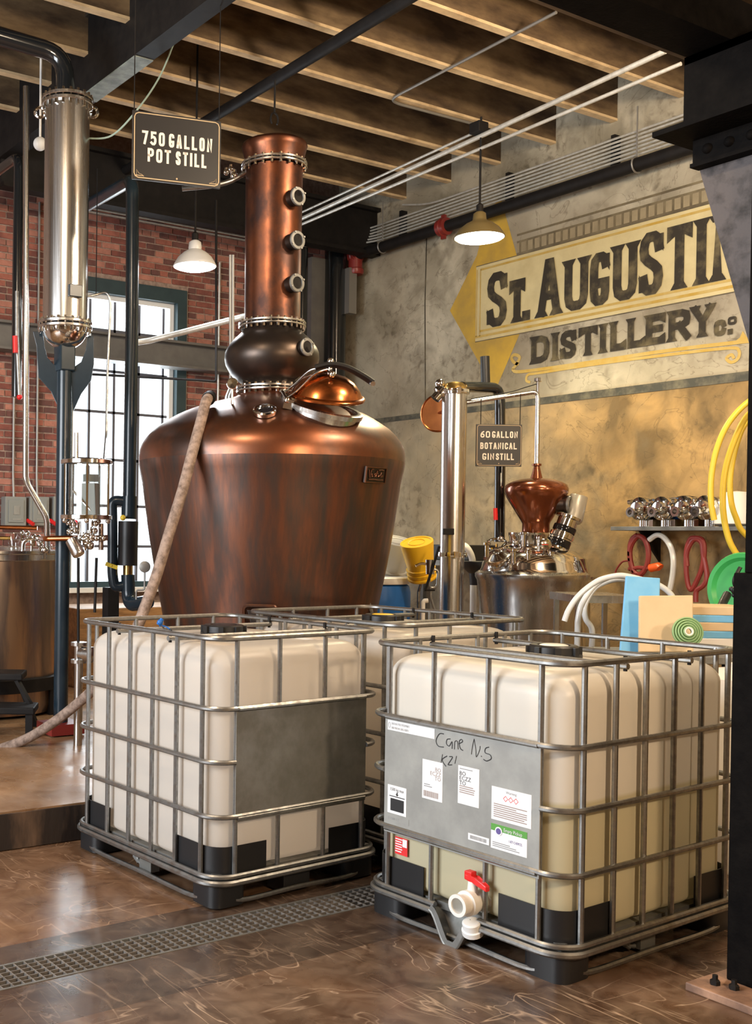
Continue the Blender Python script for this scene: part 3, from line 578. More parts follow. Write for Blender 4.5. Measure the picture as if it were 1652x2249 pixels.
# ================================================================== IBC TOTES
ZR = [1.184, .876, .641, .401]; ZB = .1465; CLX, CSY = .1038, .1105
HX, HY = .595, .497
BXS = [-HX + CLX + (2 * HX - 2 * CLX) / 5 * i for i in range(6)]
_s1 = (2 * HY - 2 * CSY) / 3.127
BYS = [-HY + CSY, -HY + CSY + _s1, HY - CSY - _s1, HY - CSY]
def gap_bulge(u, bars, b=.014):
    for a, c in zip(bars[:-1], bars[1:]):
        if a <= u <= c: f = (u - a) / (c - a); return b * (1 - abs(2 * f - 1) ** 3.5)
    return b * .8
def bottle_mesh(mb):
    base = []; hx, hy, rc = HX - .030, HY - .030, .105
    def side(p, q, n):
        for k in range(n): base.append(Vector(p).lerp(Vector(q), k / n))
    def arc(cx, cy, a0):
        for k in range(8): a = a0 + PI / 2 * k / 8; base.append(Vector((cx + rc * math.cos(a), cy + rc * math.sin(a), 0)))
    arc(hx - rc, hy - rc, 0); side((hx - rc, hy, 0), (-hx + rc, hy, 0), 50)
    arc(-hx + rc, hy - rc, PI / 2); side((-hx, hy - rc, 0), (-hx, -hy + rc, 0), 36)
    arc(-hx + rc, -hy + rc, PI); side((-hx + rc, -hy, 0), (hx - rc, -hy, 0), 50)
    arc(hx - rc, -hy + rc, 1.5 * PI); side((hx, -hy + rc, 0), (hx, hy - rc, 0), 36)
    n = len(base)
    lv = []                                                    # (z, inset, bulge amount)
    for k in range(5): a = PI / 2 * k / 4; lv.append((.150 + .03 * (1 - math.cos(a)), .03 * (1 - math.sin(a)), .3 + .175 * k))
    for z in (.30, .5, .7, .9, .99): lv.append((z, 0, 1))
    for k in range(9): a = PI / 2 * k / 8; lv.append((1.05 + .085 * math.sin(a), .085 * (1 - math.cos(a)), 1.0 - .9 * (k / 8)))
    lv += [(1.137, .10, 0), (1.137, .16, 0), (1.128, .18, 0), (1.128, .30, 0)]
    vs = []
    for z, ins, bg_ in lv:
        for p in base:
            d = Vector((0, 0, 0)); o = 0
            if abs(abs(p.y) - hy) < 1e-5: o = gap_bulge(p.x, BXS); nrm = Vector((0, math.copysign(1, p.y), 0))
            elif abs(abs(p.x) - hx) < 1e-5: o = gap_bulge(p.y, BYS); nrm = Vector((math.copysign(1, p.x), 0, 0))
            else:
                c = Vector((math.copysign(hx - rc, p.x), math.copysign(hy - rc, p.y), 0)); nrm = (p - c).normalized(); o = .010
            q = p + nrm * (o * bg_ - .008)
            sx_, sy_ = (hx - ins) / hx, (hy - ins) / hy
            vs.append((q.x * sx_, q.y * sy_, z))
    fs = []
    for k in range(len(lv) - 1):
        for i in range(n): j = (i + 1) % n; fs.append((k * n + i, k * n + j, (k + 1) * n + j, (k + 1) * n + i))
    fs.append(tuple(range(n))[::-1]); fs.append(tuple(range((len(lv) - 1) * n, len(lv) * n)))
    mb.add(vs, fs)
def make_tote(name, label, cap_label, bottle_mat, panel, valve):
    t = thing(name, label, 'tote', (0, 0, 0), 0, 'caged plastic totes in the foreground')
    mb = MB(); bottle_mesh(mb); bot = mb.build('bottle', bottle_mat, t, angle=60)
    for y in (-.30, .30):                                     # ribs moulded in the top deck
        mb = MB(); mb.box((0, y, 1.131), (.9, .10, .012)); mb.build('rib', bottle_mat, bot, bevel=.004)
    def vbar(x, y, r=.0115):
        mb = MB(); mb.tube([(x, y, ZB - .03), (x, y, ZR[0])], r, 8); mb.build('vertical_bar', M['galv'], t)
    for x in BXS: vbar(x, -HY); vbar(x, HY)
    for y in BYS: vbar(HX, y); vbar(-HX, y)
    mb = MB(); mb.tube(rrect(HX + .004, HY + .004, CLX, ZR[0], 8), .0125, 8, closed=True, flat=(1.0, 1.0)); mb.build('rim_tube', M['galv'], t)
    for i, z in enumerate(ZR[1:]):
        P = rrect(HX + .014, HY + .014, CLX + .008, z, 8)
        if i == 1:                                             # the middle ring stops at the panels on both ends
            for s in (-1, 1):
                Q = [p for p in P if p.y * s > HY - CLX - .02]
                Q = sorted(Q, key=lambda p: math.atan2(p.y * s - (HY - .3), p.x)); MB().tube(Q, .0115, 8).build('ring_tube', M['galv'], t)
        else: MB().tube(P, .0115, 8, closed=True).build('ring_tube', M['galv'], t)
    def rim(z, r, off, fl=(1, 1)):
        P = rrect(HX + off, HY + off, CLX + .01, z, 8); mb = MB()
        if valve:
            k = next(i for i in range(len(P)) if (P[i - 1] - P[i]).length > .3 and P[i].x < -HX and P[i - 1].x < -HX)
            Q = P[k:] + P[:k]; a, b = Q[-1], Q[0]           # gap left in the valve bay
            y0, y1 = BYS[2] - .035, BYS[1] + .02
            Q = [Vector((a.x, y1, z))] + Q + [Vector((a.x, y0, z))] if abs(b.y - y1) < abs(b.y - y0) else [Vector((a.x, y0, z))] + Q + [Vector((a.x, y1, z))]
            mb.tube(Q, r, 8, flat=fl)
        else: mb.tube(P, r, 8, closed=True, flat=fl)
        return mb
    rim(ZB - .010, .012, .012).build('rim_tube', M['galv'], t)
    rim(ZB - .036, .014, .020).build('rim_tube', M['galv'], t)
    for x in (-.22, .22):
        mb = MB(); mb.tube([(x, -HY, ZR[0] - .026), (x, HY, ZR[0] - .026)], .0125, 8); cr = mb.build('cross_tube', M['galv'], t)
        for s in (-1, 1):
            mb = MB(); mb.cyl((x, s * (HY - .012), ZR[0] - .045), (x, s * (HY - .012), ZR[0] + .014), .008, seg=8); mb.build('tube_bolt', M['iron'], cr)
    # cap
    c = (0, 0, 1.137)
    mb = MB(); mb.lathe([(.118, 0), (.118, .012), (.105, .016), (.104, .045), (.096, .052), (.07, .052), (.066, .044), (.0, .044)], c, seg=32)
    for k in range(8):
        a = 2 * PI * k / 8; mb.box((.108 * math.cos(a), .108 * math.sin(a), 1.137 + .028), (.016, .024, .038), (Vector((math.cos(a), math.sin(a), 0)), Vector((-math.sin(a), math.cos(a), 0)), UP))
    cap = mb.build('screw_cap', M['black'], t); cap['label'] = 'black ribbed screw cap'
    mb = MB(); mb.lathe([(.06, 0), (.06, .007), (.05, .01), (0, .01)], (0, 0, 1.181), seg=24); cd_ = mb.build('cap_disc', M[cap_label[0]], cap); cd_['label'] = cap_label[1]
    # black corner guards
    for sx in (-1, 1):
        for sy in (-1, 1):
            P = []; o = .013; r = CLX
            cx, cy = sx * (HX - r), sy * (HY - r); a0 = math.atan2(sy, sx) - PI / 4
            q = [Vector((sx * (HX - o), sy * (HY - r - .20), 0))] + [Vector((cx + (r - o) * math.cos(a0 + PI / 2 * k / 8) , cy + (r - o) * math.sin(a0 + PI / 2 * k / 8), 0)) for k in range(9)] + [Vector((sx * (HX - r - .20), sy * (HY - o), 0))]
            if (q[1] - q[0]).length > (q[-2] - q[0]).length: q[1:-1] = q[1:-1][::-1]
            mb = MB(); n = len(q); inn = [p * ((p.length - .004) / p.length) for p in q]
            zt = .262
            vs = [p + UP * .10 for p in q] + [p + UP * zt for p in q] + [p + UP * .10 for p in inn] + [p + UP * zt for p in inn]
            fs = []
            for k in range(n - 1):
                fs += [(k, k + 1, n + k + 1, n + k), (2 * n + k, 3 * n + k, 3 * n + k + 1, 2 * n + k + 1), (n + k, n + k + 1, 3 * n + k + 1, 3 * n + k), (k, 2 * n + k, 2 * n + k + 1, k + 1)]
            fs += [(0, n, 3 * n, 2 * n), (n - 1, 3 * n - 1, 4 * n - 1, 2 * n - 1)]
            mb.add(vs, fs); mb.build('corner_guard', M['black'], t)
            # pallet foot below
            P = rrect(.095, .095, .05, .0, 5)
            mb = MB(); mb.prism([p + Vector((sx * (HX - .097), sy * (HY - .097), 0)) for p in P], (0, 0, .118)); mb.build('corner_foot', M['black'], t, angle=30)
    for (x, y, dx, dy_) in ((0, -HY + .06, .10, .05), (0, HY - .06, .10, .05)):
        mb = MB(); mb.box((x, y, .068), (dx, dy_, .10)); mb.tube([(x - .13, y + .01, .118), (x - .10, y, .04), (x - .06, y, .03)], .012, 8); mb.tube([(x - .16, y + .01, .118), (x - .13, y, .05), (x - .09, y, .03)], .010, 8); mb.build('pallet_foot', M['plate'], t, smooth=False)
    mb = MB(); mb.box((HX - .08, 0, .055), (.12, .16, .11)); mb.build('pallet_foot', M['black'], t, smooth=False, bevel=.004)
    mb = MB(); mb.box((0, 0, .128), (2 * HX - .05, 2 * HY - .05, .03)); mb.build('pallet_deck', M['plate'], t, smooth=False)
    for s in (-1, 1):
        mb = MB(); mb.tube(smooth_path([(-HX + .10, s * (HY - .015), .03), (-HX + .22, s * (HY - .01), .016), (0, s * (HY - .01), .018), (HX - .22, s * (HY - .01), .016), (HX - .10, s * (HY - .015), .03)], 5), .012, 8); mb.build('runner_tube', M['galv'], t)
        mb = MB(); mb.tube(smooth_path([(s * (HX - .015), -HY + .10, .03), (s * (HX - .01), -HY + .2, .015), (s * (HX - .01), 0, .02), (s * (HX - .01), HY - .2, .015), (s * (HX - .015), HY - .10, .03)], 5), .012, 8); mb.build('runner_tube', M['galv'], t)
    if panel:
        s = panel; xo = s * (HX + .012); y0, y1 = BYS[0] - .012, BYS[3] + .012
        mb = MB(); mb.box((xo, (y0 + y1) / 2, (ZR[1] + ZR[3]) / 2 - .012), (.006, y1 - y0, ZR[1] - ZR[3] + .03)); 
        pl = mb.build('sheet_panel', M['plate_pale' if valve else 'plate'], t, smooth=False, bevel=.002); pl['label'] = 'pale grey metal label sheet' if valve else 'bare dark metal sheet'
        for z in (ZR[1] - .003, ZR[3] - .008):
            mb = MB(); mb.tube([(xo + s * .006, y0 + .01, z), (xo + s * .006, y1 - .01, z)], .010, 8); mb.build('panel_lip', M['galv'], pl)
    if valve:
        make_valve(t)
    return t
def make_valve(t):
    xf = -HX; yc = 0.0
    yv = BYS[1] + .05
    # dished guard sheet under the valve
    prof = []
    y0, y1 = BYS[2] - .02, BYS[1] + .03
    for k in range(17):
        f = k / 16; y = y0 + (y1 - y0) * f
        sm = lambda t: (lambda q: q * q * (3 - 2 * q))(min(1, max(0, t)))
        z = ZB - .03 - .122 * sm(f / .42) * sm((1 - f) / .42)
        prof.append((y, z))
    mb = MB(); vs = []
    ym = (y0 + y1) / 2
    for y, z in prof: vs += [(xf - .032, y, z), (xf + .03, y, z + .004), (xf + .075, ym + (y - ym) * .9, ZB - .02)]
    n = len(prof); vs2 = []
    fs = [q for i in range(n - 1) for q in ((3 * i, 3 * i + 1, 3 * i + 4, 3 * i + 3), (3 * i + 1, 3 * i + 2, 3 * i + 5, 3 * i + 4))]
    mb.add(vs + vs2, fs); 
    ap = []
    for k in range(n):
        (ya, za_), (yb, zb_) = prof[max(0, k - 1)], prof[min(n - 1, k + 1)]
        t2 = Vector((yb - ya, zb_ - za_)).normalized(); nn = Vector((-t2.y, t2.x)); nn = nn if nn.y > 0 or (abs(nn.y) < .3 and nn.x * (ym - prof[k][0]) > 0) else -nn
        y, z = prof[k]; ap += [(xf - .034, y, z - .003), (xf - .034, y + nn.x * .026, z + nn.y * .026)]
    mb.add(ap, [(2 * i, 2 * i + 1, 2 * i + 3, 2 * i + 2) for i in range(n - 1)]); vg = mb.build('valve_guard', M['plate'], t); vg['label'] = 'dished metal guard under the valve'
    mb = MB(); mb.tube([(xf - .032, y, z - .002) for y, z in prof], .006, 6); mb.build('guard_lip', M['plate'], vg)
    mb = MB(); c = Vector((xf - .01, yv - .005, .205)); out = Vector((-1, 0, 0))
    mb.lathe([(.055, -.09), (.055, -.05), (.042, -.045), (.042, .02), (.05, .022), (.05, .05), (.038, .052), (.038, .085), (.044, .088), (.044, .1), (.03, .1), (.028, .03), (0, .03)], c, out, 28)
    mb.cyl(c + Vector((-.01, 0, .03)), c + Vector((-.01, 0, .082)), .022, .018, 16)
    v = mb.build('valve', M['white'], t); v['label'] = 'white outlet valve'
    mb = MB(); h = c + Vector((-.01, 0, .085))
    mb.prism([h + Vector((-.018, .028, 0)), h + Vector((.018, .028, 0)), h + Vector((.016, -.02, 0)), h + Vector((.012, -.075, -.026)), h + Vector((-.012, -.075, -.026)), h + Vector((-.016, -.02, 0))], (0, 0, .022))
    mb.box(h + Vector((0, .012, .018)), (.034, .036, .036)); hd = mb.build('valve_handle', M['red'], v, smooth=False, bevel=.004); hd['label'] = 'red valve handle'
    mb = MB(); mb.lathe([(.042, 0), (.042, .02), (.036, .024), (.036, .05), (.03, .055), (0, .055)], (xf - .02, yv - .01, .082), (-.35, -.1, 1), 20)
    cp_ = mb.build('dust_cap', M['white_paint'], v); cp_['label'] = 'white dust cap hanging in the guard'
tR = make_tote('caged_tote', 'caged tote with labelled grey sheet and red handled valve, nearest the column', ('white', 'white disc on cap'), None or mat('polyethylene_with_liquid', (0.83, 0.79, 0.71), rough=.38, trans=.3), -1, True)
tL = make_tote('caged_tote', 'caged tote with a blank dark metal sheet, left of the labelled tote', ('black', 'black disc on cap'), M['bottle'], 1, False)
tM = make_tote('caged_tote', 'caged tote behind the other two, with a yellow disc on its cap', ('yellow', 'yellow disc on cap'), M['bottle'], 1, False)
# liquid seen through the wall of the labelled tote: pale greenish below the fill line
def liquid(m, z):
    nt = m.node_tree; N = nt.nodes; L = nt.links; b = N['Principled BSDF']
    tc = N.new('ShaderNodeTexCoord'); s = N.new('ShaderNodeSeparateXYZ'); L.new(tc.outputs['Object'], s.inputs[0])
    r = N.new('ShaderNodeMapRange'); r.inputs[1].default_value = z - .008; r.inputs[2].default_value = z + .008; L.new(s.outputs[2], r.inputs[0])
    x = N.new('ShaderNodeMix'); x.data_type = 'RGBA'; x.inputs[6].default_value = (*sr_(212, 204, 172), 1); x.inputs[7].default_value = (0.83, 0.79, 0.71, 1)
    L.new(r.outputs[0], x.inputs[0]); L.new(x.outputs[2], b.inputs['Base Color'])
    for n in N:
        if n.type == 'BSDF_TRANSLUCENT': L.new(x.outputs[2], n.inputs[0])
liquid(tR.children[0].data.materials[0], .655)
def place(t, near, rz, sx, sy, z=0.0):
    R_ = Matrix.Rotation(rz, 3, 'Z'); c = Vector((near[0], near[1], 0)) - R_ @ Vector((sx * HX, sy * HY, 0))
    t.location = (c.x, c.y, z); t.rotation_euler = (0, 0, rz); WM[t.name] = Matrix.Translation(t.location) @ Matrix.Rotation(rz, 4, 'Z')
place(tR, (3.325, 2.663), .0537, -1, -1)
place(tL, (2.647, 3.949), 1.6367 + PI, 1, -1, .008)
place(tM, (3.74, 3.98), 1.6367 + PI, 1, -1, .03)
# ---- labels and writing on the labelled tote (child parts of its sheet)
sheet = next(c for c in tR.children if c.name.startswith('sheet_panel'))
WM[sheet.name] = WM[tR.name].copy()
for c in sheet.children: WM[c.name] = WM[tR.name].copy()
TW = WM[tR.name]
XF = -HX - .0155
def pl(u, v, d=0.0): return TW @ Vector((XF - d, HY - u, v))        # u from the left edge of the face, v height
def panel_uv(px, py):
    o = TW.inverted() @ EYE; d = (TW.inverted().to_3x3()) @ ray(px, py); k = (XF - o.x) / d.x; p = o + d * k; return HY - p.y, p.z
def sticker(name, p0, p1, m, d=.0006, parent=None):
    (u0, v1), (u1, v0) = p0, p1
    mb = MB(); mb.prism([pl(u0, v0, d), pl(u1, v0, d), pl(u1, v1, d), pl(u0, v1, d)], TW.to_3x3() @ Vector((.0006, 0, 0))); return mb.build(name, m, parent or sheet, smooth=False)
def ptext(body, u, v, size, m, parent, d=.0012, sx=1.0, ax='LEFT', name='print'):
    e = TW.to_3x3(); mtx = Matrix.Translation(pl(u, v, d)) @ Matrix((e @ Vector((0, -1, 0)), e @ Vector((0, 0, 1)), e @ Vector((-1, 0, 0)))).transposed().to_4x4()
    return text_mesh(body, size, mtx, m, name, parent, ax, sx)
def bars(u0, v0, u1, v1, n, m, parent, d=.0012, horiz=False, name='print'):
    mb = MB()
    for k in range(n):
        if horiz:
            y = v0 + (v1 - v0) * (k + .5) / n; hh = (v1 - v0) / n * .22; e = u1 - (u1 - u0) * random.choice((0, .05, .12, .35)); q = [pl(u0, y - hh, d), pl(e, y - hh, d), pl(e, y + hh, d), pl(u0, y + hh, d)]
        else:
            x = u0 + (u1 - u0) * k / n; w_ = (u1 - u0) / n * random.uniform(.3, .75); q = [pl(x, v0, d), pl(x + w_, v0, d), pl(x + w_, v1, d), pl(x, v1, d)]
        mb.add(q, [(0, 1, 2, 3)])
    return mb.build(name, m, parent, smooth=False)
def box_uv(a, b, c, d_):   # four pixel corners TL, TR, BL, BR -> top-left and bottom-right in sheet units
    A, B, C, D = panel_uv(*a), panel_uv(*b), panel_uv(*c), panel_uv(*d_)
    return ((A[0] + C[0]) / 2, (A[1] + B[1]) / 2), ((B[0] + D[0]) / 2, (C[1] + D[1]) / 2)
def lbl(o, s): o['label'] = s; return o
# top-left UN strip
a, b = box_uv((852, 1580), (955, 1601), (852, 1602), (954.5, 1623)); s_ = lbl(sticker('label', a, b, M['paper']), 'white strip label with small grey print')
hgt = a[1] - b[1]
ptext('UN/31HA1/Y/03.19/USA/M6015', a[0] + .022, a[1] - hgt * .42, hgt * .34, M['grey_ink'], s_, sx=.55); ptext('3800/1900/1041L/58KG/100KPA', a[0] + .022, a[1] - hgt * .84, hgt * .34, M['grey_ink'], s_, sx=.52)
mb = MB(); mb.tube([pl(a[0] + .011 + .006 * math.cos(k * PI / 6), a[1] - hgt * .5 + .012 * math.sin(k * PI / 6), .0012) for k in range(12)], .0009, 4, closed=True); mb.build('print', M['grey_ink'], s_)
# BO ECZZ TO labels
a, b = box_uv((930, 1667), (974, 1676), (926, 1752), (970.5, 1762)); s1 = lbl(sticker('label', a, b, M['paper']), 'white label with faded print and barcode')
w_, h_ = b[0] - a[0], a[1] - b[1]
for i, tx in enumerate(('BO', 'ECZZ', 'TO')): ptext(tx, b[0] - .008, a[1] - h_ * (.25 + .115 * i), h_ * .145, M['faded_ink'], s1, ax='RIGHT')
bars(a[0] + .008, b[1] + h_ * .06, b[0] - .02, b[1] + h_ * .21, 20, M['faded_ink'], s1); bars(a[0] + .01, b[1] + h_ * .3, a[0] + w_ * .55, b[1] + h_ * .4, 2, M['grey_ink'], s1, horiz=True)
a, b = box_uv((1008, 1680), (1054.5, 1691), (1004.5, 1764), (1051, 1774)); s1 = lbl(sticker('label', a, b, M['paper']), 'white label with bold black letters')
w_, h_ = b[0] - a[0], a[1] - b[1]
for i, tx in enumerate(('BO', 'ECZZ', 'TO')): ptext(tx, a[0] + .007, a[1] - h_ * (.25 + .125 * i), h_ * .155, M['ink'], s1)
bars(a[0] + .008, b[1] + h_ * .28, b[0] - .02, b[1] + h_ * .5, 4, M['faded_ink'], s1, horiz=True); bars(a[0] + .008, a[1] - h_ * .1, b[0] - .03, a[1] - h_ * .05, 1, M['grey_ink'], s1, horiz=True)
# 1500 kg max stack label
a, b = box_uv((852, 1722), (893, 1732), (851.5, 1784), (892, 1794)); s1 = lbl(sticker('label', a, b, M['paper']), 'white stacking label with black square')
w_, h_ = b[0] - a[0], a[1] - b[1]; ptext('1500 kg max', a[0] + w_ * .5, a[1] - h_ * .19, h_ * .16, M['ink'], s1, ax='CENTER', sx=.8)
mb = MB(); q = lambda u0, v0, u1, v1: mb.add([pl(a[0] + w_ * u0, b[1] + h_ * v0, .0012), pl(a[0] + w_ * u1, b[1] + h_ * v0, .0012), pl(a[0] + w_ * u1, b[1] + h_ * v1, .0012), pl(a[0] + w_ * u0, b[1] + h_ * v1, .0012)], [(0, 1, 2, 3)])
q(.16, .1, .88, .54); q(.1, .60, .92, .63); q(.48, .66, .54, .78); mb.add([pl(a[0] + w_ * .42, b[1] + h_ * .71, .0012), pl(a[0] + w_ * .51, b[1] + h_ * .64, .0012), pl(a[0] + w_ * .60, b[1] + h_ * .71, .0012)], [(0, 1, 2)]); mb.build('print', M['ink'], s1, smooth=False)
a, b = box_uv((851, 1788), (898, 1799), (851, 1802), (898, 1812)); s1 = sticker('label', a, b, M['plate_pale']); ptext('E-1500 1.7', a[0] + .006, b[1] + .006, .016, M['grey_ink'], s1, sx=.9)
# warning label, right
a, b = box_uv((1081, 1724), (1168, 1748), (1079, 1797), (1167, 1822)); s1 = lbl(sticker('label', a, b, M['paper']), 'white warning label with red print')
w_, h_ = b[0] - a[0], a[1] - b[1]; ptext('Warning', a[0] + w_ * .5, a[1] - h_ * .14, h_ * .11, M['grey_ink'], s1, ax='CENTER')
for k in range(3):
    mb = MB(); cu, cv, e = a[0] + w_ * (.36 + .13 * k), a[1] - h_ * .30, h_ * .09
    for r0, r1 in ((e, e * .78),): 
        o4 = [(0, r0), (r0, 0), (0, -r0), (-r0, 0)]; i4 = [(0, r1), (r1, 0), (0, -r1), (-r1, 0)]
        mb.add([pl(cu + x, cv + y, .0012) for x, y in o4 + i4], [(i, (i + 1) % 4, 4 + (i + 1) % 4, 4 + i) for i in range(4)])
    mb.build('print', M['red_ink'], s1, smooth=False)
bars(a[0] + w_ * .06, b[1] + h_ * .08, b[0] - w_ * .06, b[1] + h_ * .52, 7, M['faded_ink'], s1, horiz=True)
# green pickup label
a, b = box_uv((1080, 1806), (1160, 1830), (1077.5, 1861), (1156, 1884)); s1 = lbl(sticker('label', a, b, M['paper']), 'white pickup label with green header')
w_, h_ = b[0] - a[0], a[1] - b[1]; s2 = sticker('header', (a[0], a[1]), (b[0], a[1] - h_ * .27), M['green_ink'], .0011, sheet)
ptext('Empty Pickup', a[0] + w_ * .36, a[1] - h_ * .22, h_ * .2, M['paper'], sheet, .0022, .82)
mb = MB(); mb.lathe([(w_ * .10, 0), (w_ * .10, .0006)], pl(a[0] + w_ * .22, a[1] - h_ * .26, .0018), TW.to_3x3() @ Vector((-1, 0, 0)), 20); mb.build('print', M['paper'], sheet, smooth=False)
mb = MB(); mb.lathe([(w_ * .07, 0), (w_ * .07, .0006)], pl(a[0] + w_ * .22, a[1] - h_ * .26, .0026), TW.to_3x3() @ Vector((-1, 0, 0)), 20); mb.build('print', M['purple_ink'], sheet, smooth=False)
ptext('1-877-CHEMCEL', a[0] + w_ * .5, b[1] + h_ * .40, h_ * .15, M['purple_ink'], s1, sx=.62); bars(a[0] + w_ * .05, b[1] + h_ * .08, b[0] - w_ * .2, b[1] + h_ * .3, 3, M['grey_ink'], s1, horiz=True)
a, b = box_uv((1029, 1829), (1075, 1842), (1028, 1843), (1074, 1857)); s1 = sticker('label', a, b, M['paper']); bars(a[0] + .01, b[1] + .006, b[0] - .012, a[1] - .006, 26, M['grey_ink'], s1)
# handwriting in marker
def scrawl(pts, name='handwriting'):
    P = [panel_uv(820 + x / 4.13, 1360 + y / 4.13) for x, y in pts]
    mb = MB(); mb.tube(smooth_path([pl(u, v, .0008) for u, v in P], 4), .0019, 5, flat=(1, .3)); mb.build(name, M['ink'], sheet)
for st in ([(640, 1040), (600, 1040), (570, 1100), (590, 1150), (640, 1160)], [(700, 1085), (670, 1090), (665, 1130), (690, 1150), (715, 1110), (715, 1175)], [(735, 1180), (740, 1110), (765, 1110), (772, 1180)],
           [(775, 1130), (810, 1110), (800, 1090), (780, 1110), (790, 1170), (815, 1190)], [(915, 1085), (900, 1150), (890, 1225)], [(915, 1090), (930, 1180), (935, 1250), (965, 1190), (970, 1150)], [(978, 1240), (984, 1246)],
           [(1050, 1160), (1020, 1170), (1015, 1210), (1060, 1230), (1070, 1265), (1030, 1285), (1000, 1270)], [(628, 1225), (615, 1300)], [(670, 1240), (625, 1275), (660, 1335)], [(690, 1245), (720, 1250), (690, 1300), (680, 1320), (715, 1320)], [(755, 1240), (740, 1310)]): scrawl(st)
# red sticker on the bottle below the sheet
XF0 = XF; XF = -HX + .0145
a, b = box_uv((868.5, 1836), (896, 1844), (868, 1874), (895, 1882)); bot = tR.children[0]; WM[bot.name] = TW.copy()
s1 = lbl(sticker('label', a, b, M['red_ink'], .0012, bot), 'red sticker with white lines'); w_, h_ = b[0] - a[0], a[1] - b[1]
bars(a[0] + w_ * .04, b[1] + h_ * .1, a[0] + w_ * .6, a[1] - h_ * .05, 6, M['paper'], bot, .0026, True)
mb = MB(); mb.add([pl(a[0] + w_ * x, b[1] + h_ * y, .0026) for x, y in ((.62, .5), (.97, .5), (.97, .95), (.62, .95))], [(0, 1, 2, 3)]); mb.build('print', M['paper'], bot, smooth=False)
XF = XF0
# ================================================================== THE BIG COPPER STILL
TS = 7.5; KS = TS * MPP
AX = at(594, 1000, TS); AX = Vector((AX.x, AX.y, 0))
def zs_(py, px=594, t=TS): return at(px, py, t).z
def prof(pts, t=TS, px=594): return [(w * t * MPP, at(px, y, t).z) for w, y in pts]
still = thing('pot_still', 'huge copper pot still with onion neck and open manway, behind the totes', 'still', (AX.x, AX.y, .2))
def still_dir(right, cam_): v = RIGHT * right + TOCAM * cam_; return v.normalized()
mb = MB(); mb.lathe(prof([(205, 1480), (222, 1410), (237, 1330), (246, 1283), (254.5, 1238), (262, 1195), (269, 1150), (275.5, 1102), (281, 1062), (285.5, 1042), (288.3, 1028), (289.5, 1018)]), AX, seg=96, cap=False)
mb.build('pot', M['copper'], still, angle=60)
mb = MB(); mb.lathe(prof([(289.5, 1018), (289.3, 1006), (288, 994), (284, 982), (278, 972), (269, 960), (256, 947), (240, 936), (225, 926), (209, 917), (193, 909.5), (177, 903), (158, 896.5), (139, 890.5), (118, 885), (98, 880), (80, 874), (69, 866), (67, 858)]), AX, seg=96, cap=False)
dome = mb.build('dome', M['copper_dome'], still, angle=60)
DPROF = prof([(289.5, 1018), (288, 994), (278, 972), (269, 960), (256, 947), (240, 936), (225, 926), (209, 917), (193, 909.5), (177, 903), (158, 896.5), (139, 890.5), (118, 885), (98, 880), (80, 874)])
def dome_point(right_px, fwd_px):
    r = math.hypot(right_px, fwd_px) * KS; P = DPROF
    for (r0, z0), (r1, z1) in zip(P[:-1], P[1:]):
        if r1 <= r <= r0:
            f = (r0 - r) / (r0 - r1); z = z0 + (z1 - z0) * f; break
    else: z = P[-1][1]; r0, z0, r1, z1 = *P[-2], *P[-1]
    rad = (RIGHT * right_px + TOCAM * fwd_px).normalized(); sl = (r0 - r1) / max(1e-6, (z1 - z0))
    return AX + rad * r + UP * z, (rad + UP * sl).normalized()
def flange(pyc, half, name, t=TS, nb=28, parent=None, th=.03, ax=AX, px=594):
    z = at(px, pyc, t).z; r = half * t * MPP; mb = MB()
    for dz in (-th * .62, th * .12): mb.lathe([(r * .8, dz), (r - .004, dz), (r, dz + .004), (r, dz + th * .42), (r - .004, dz + th * .5), (r * .8, dz + th * .5)], ax + UP * z, seg=56, cap=False)
    f = mb.build(name, M['steel'], parent or still)
    for k in range(nb):
        a = 2 * PI * k / nb; p = ax + UP * z + Vector((math.cos(a), math.sin(a), 0)) * (r - .016)
        mb = MB(); mb.lathe([(.008, -th * 1.25), (.010, -th * 1.25), (.010, -th * .62), (.007, -th * .62), (.007, th * .62), (.010, th * .64), (.010, th * 1.0), (.001, th * 1.02)], p, seg=6); mb.build('flange_bolt', M['chrome'], f)
    return f
flange(857, 77, 'flange'); flange(716, 74, 'flange')
mb = MB(); mb.lathe(prof([(62, 852), (63, 846), (70, 840), (78, 835), (89, 824), (95, 814), (101, 803), (103.5, 790), (102.5, 776), (98, 766), (91, 756), (81, 745), (72, 737), (66, 730), (63, 722)]), AX, seg=72, cap=False); onion = mb.build('onion', M['copper_dark'], still, angle=60)
mb = MB(); mb.lathe(prof([(62, 712), (61, 700), (61.5, 540), (62.5, 376)]), AX, seg=64, cap=False); neck = mb.build('neck_column', M['copper_neck'], still, angle=60)
flange(368, 72, 'flange', nb=22)
mb = MB(); mb.lathe(prof([(64, 362), (65, 352), (69, 336), (72, 326), (69, 320), (48, 318), (10, 317), (.01, 317)]), AX, seg=64, cap=False); mb.cyl(AX + UP * zs_(319), AX + UP * zs_(308), .03, .02, 12); mb.build('neck_cap', M['copper_neck'], still, angle=60)
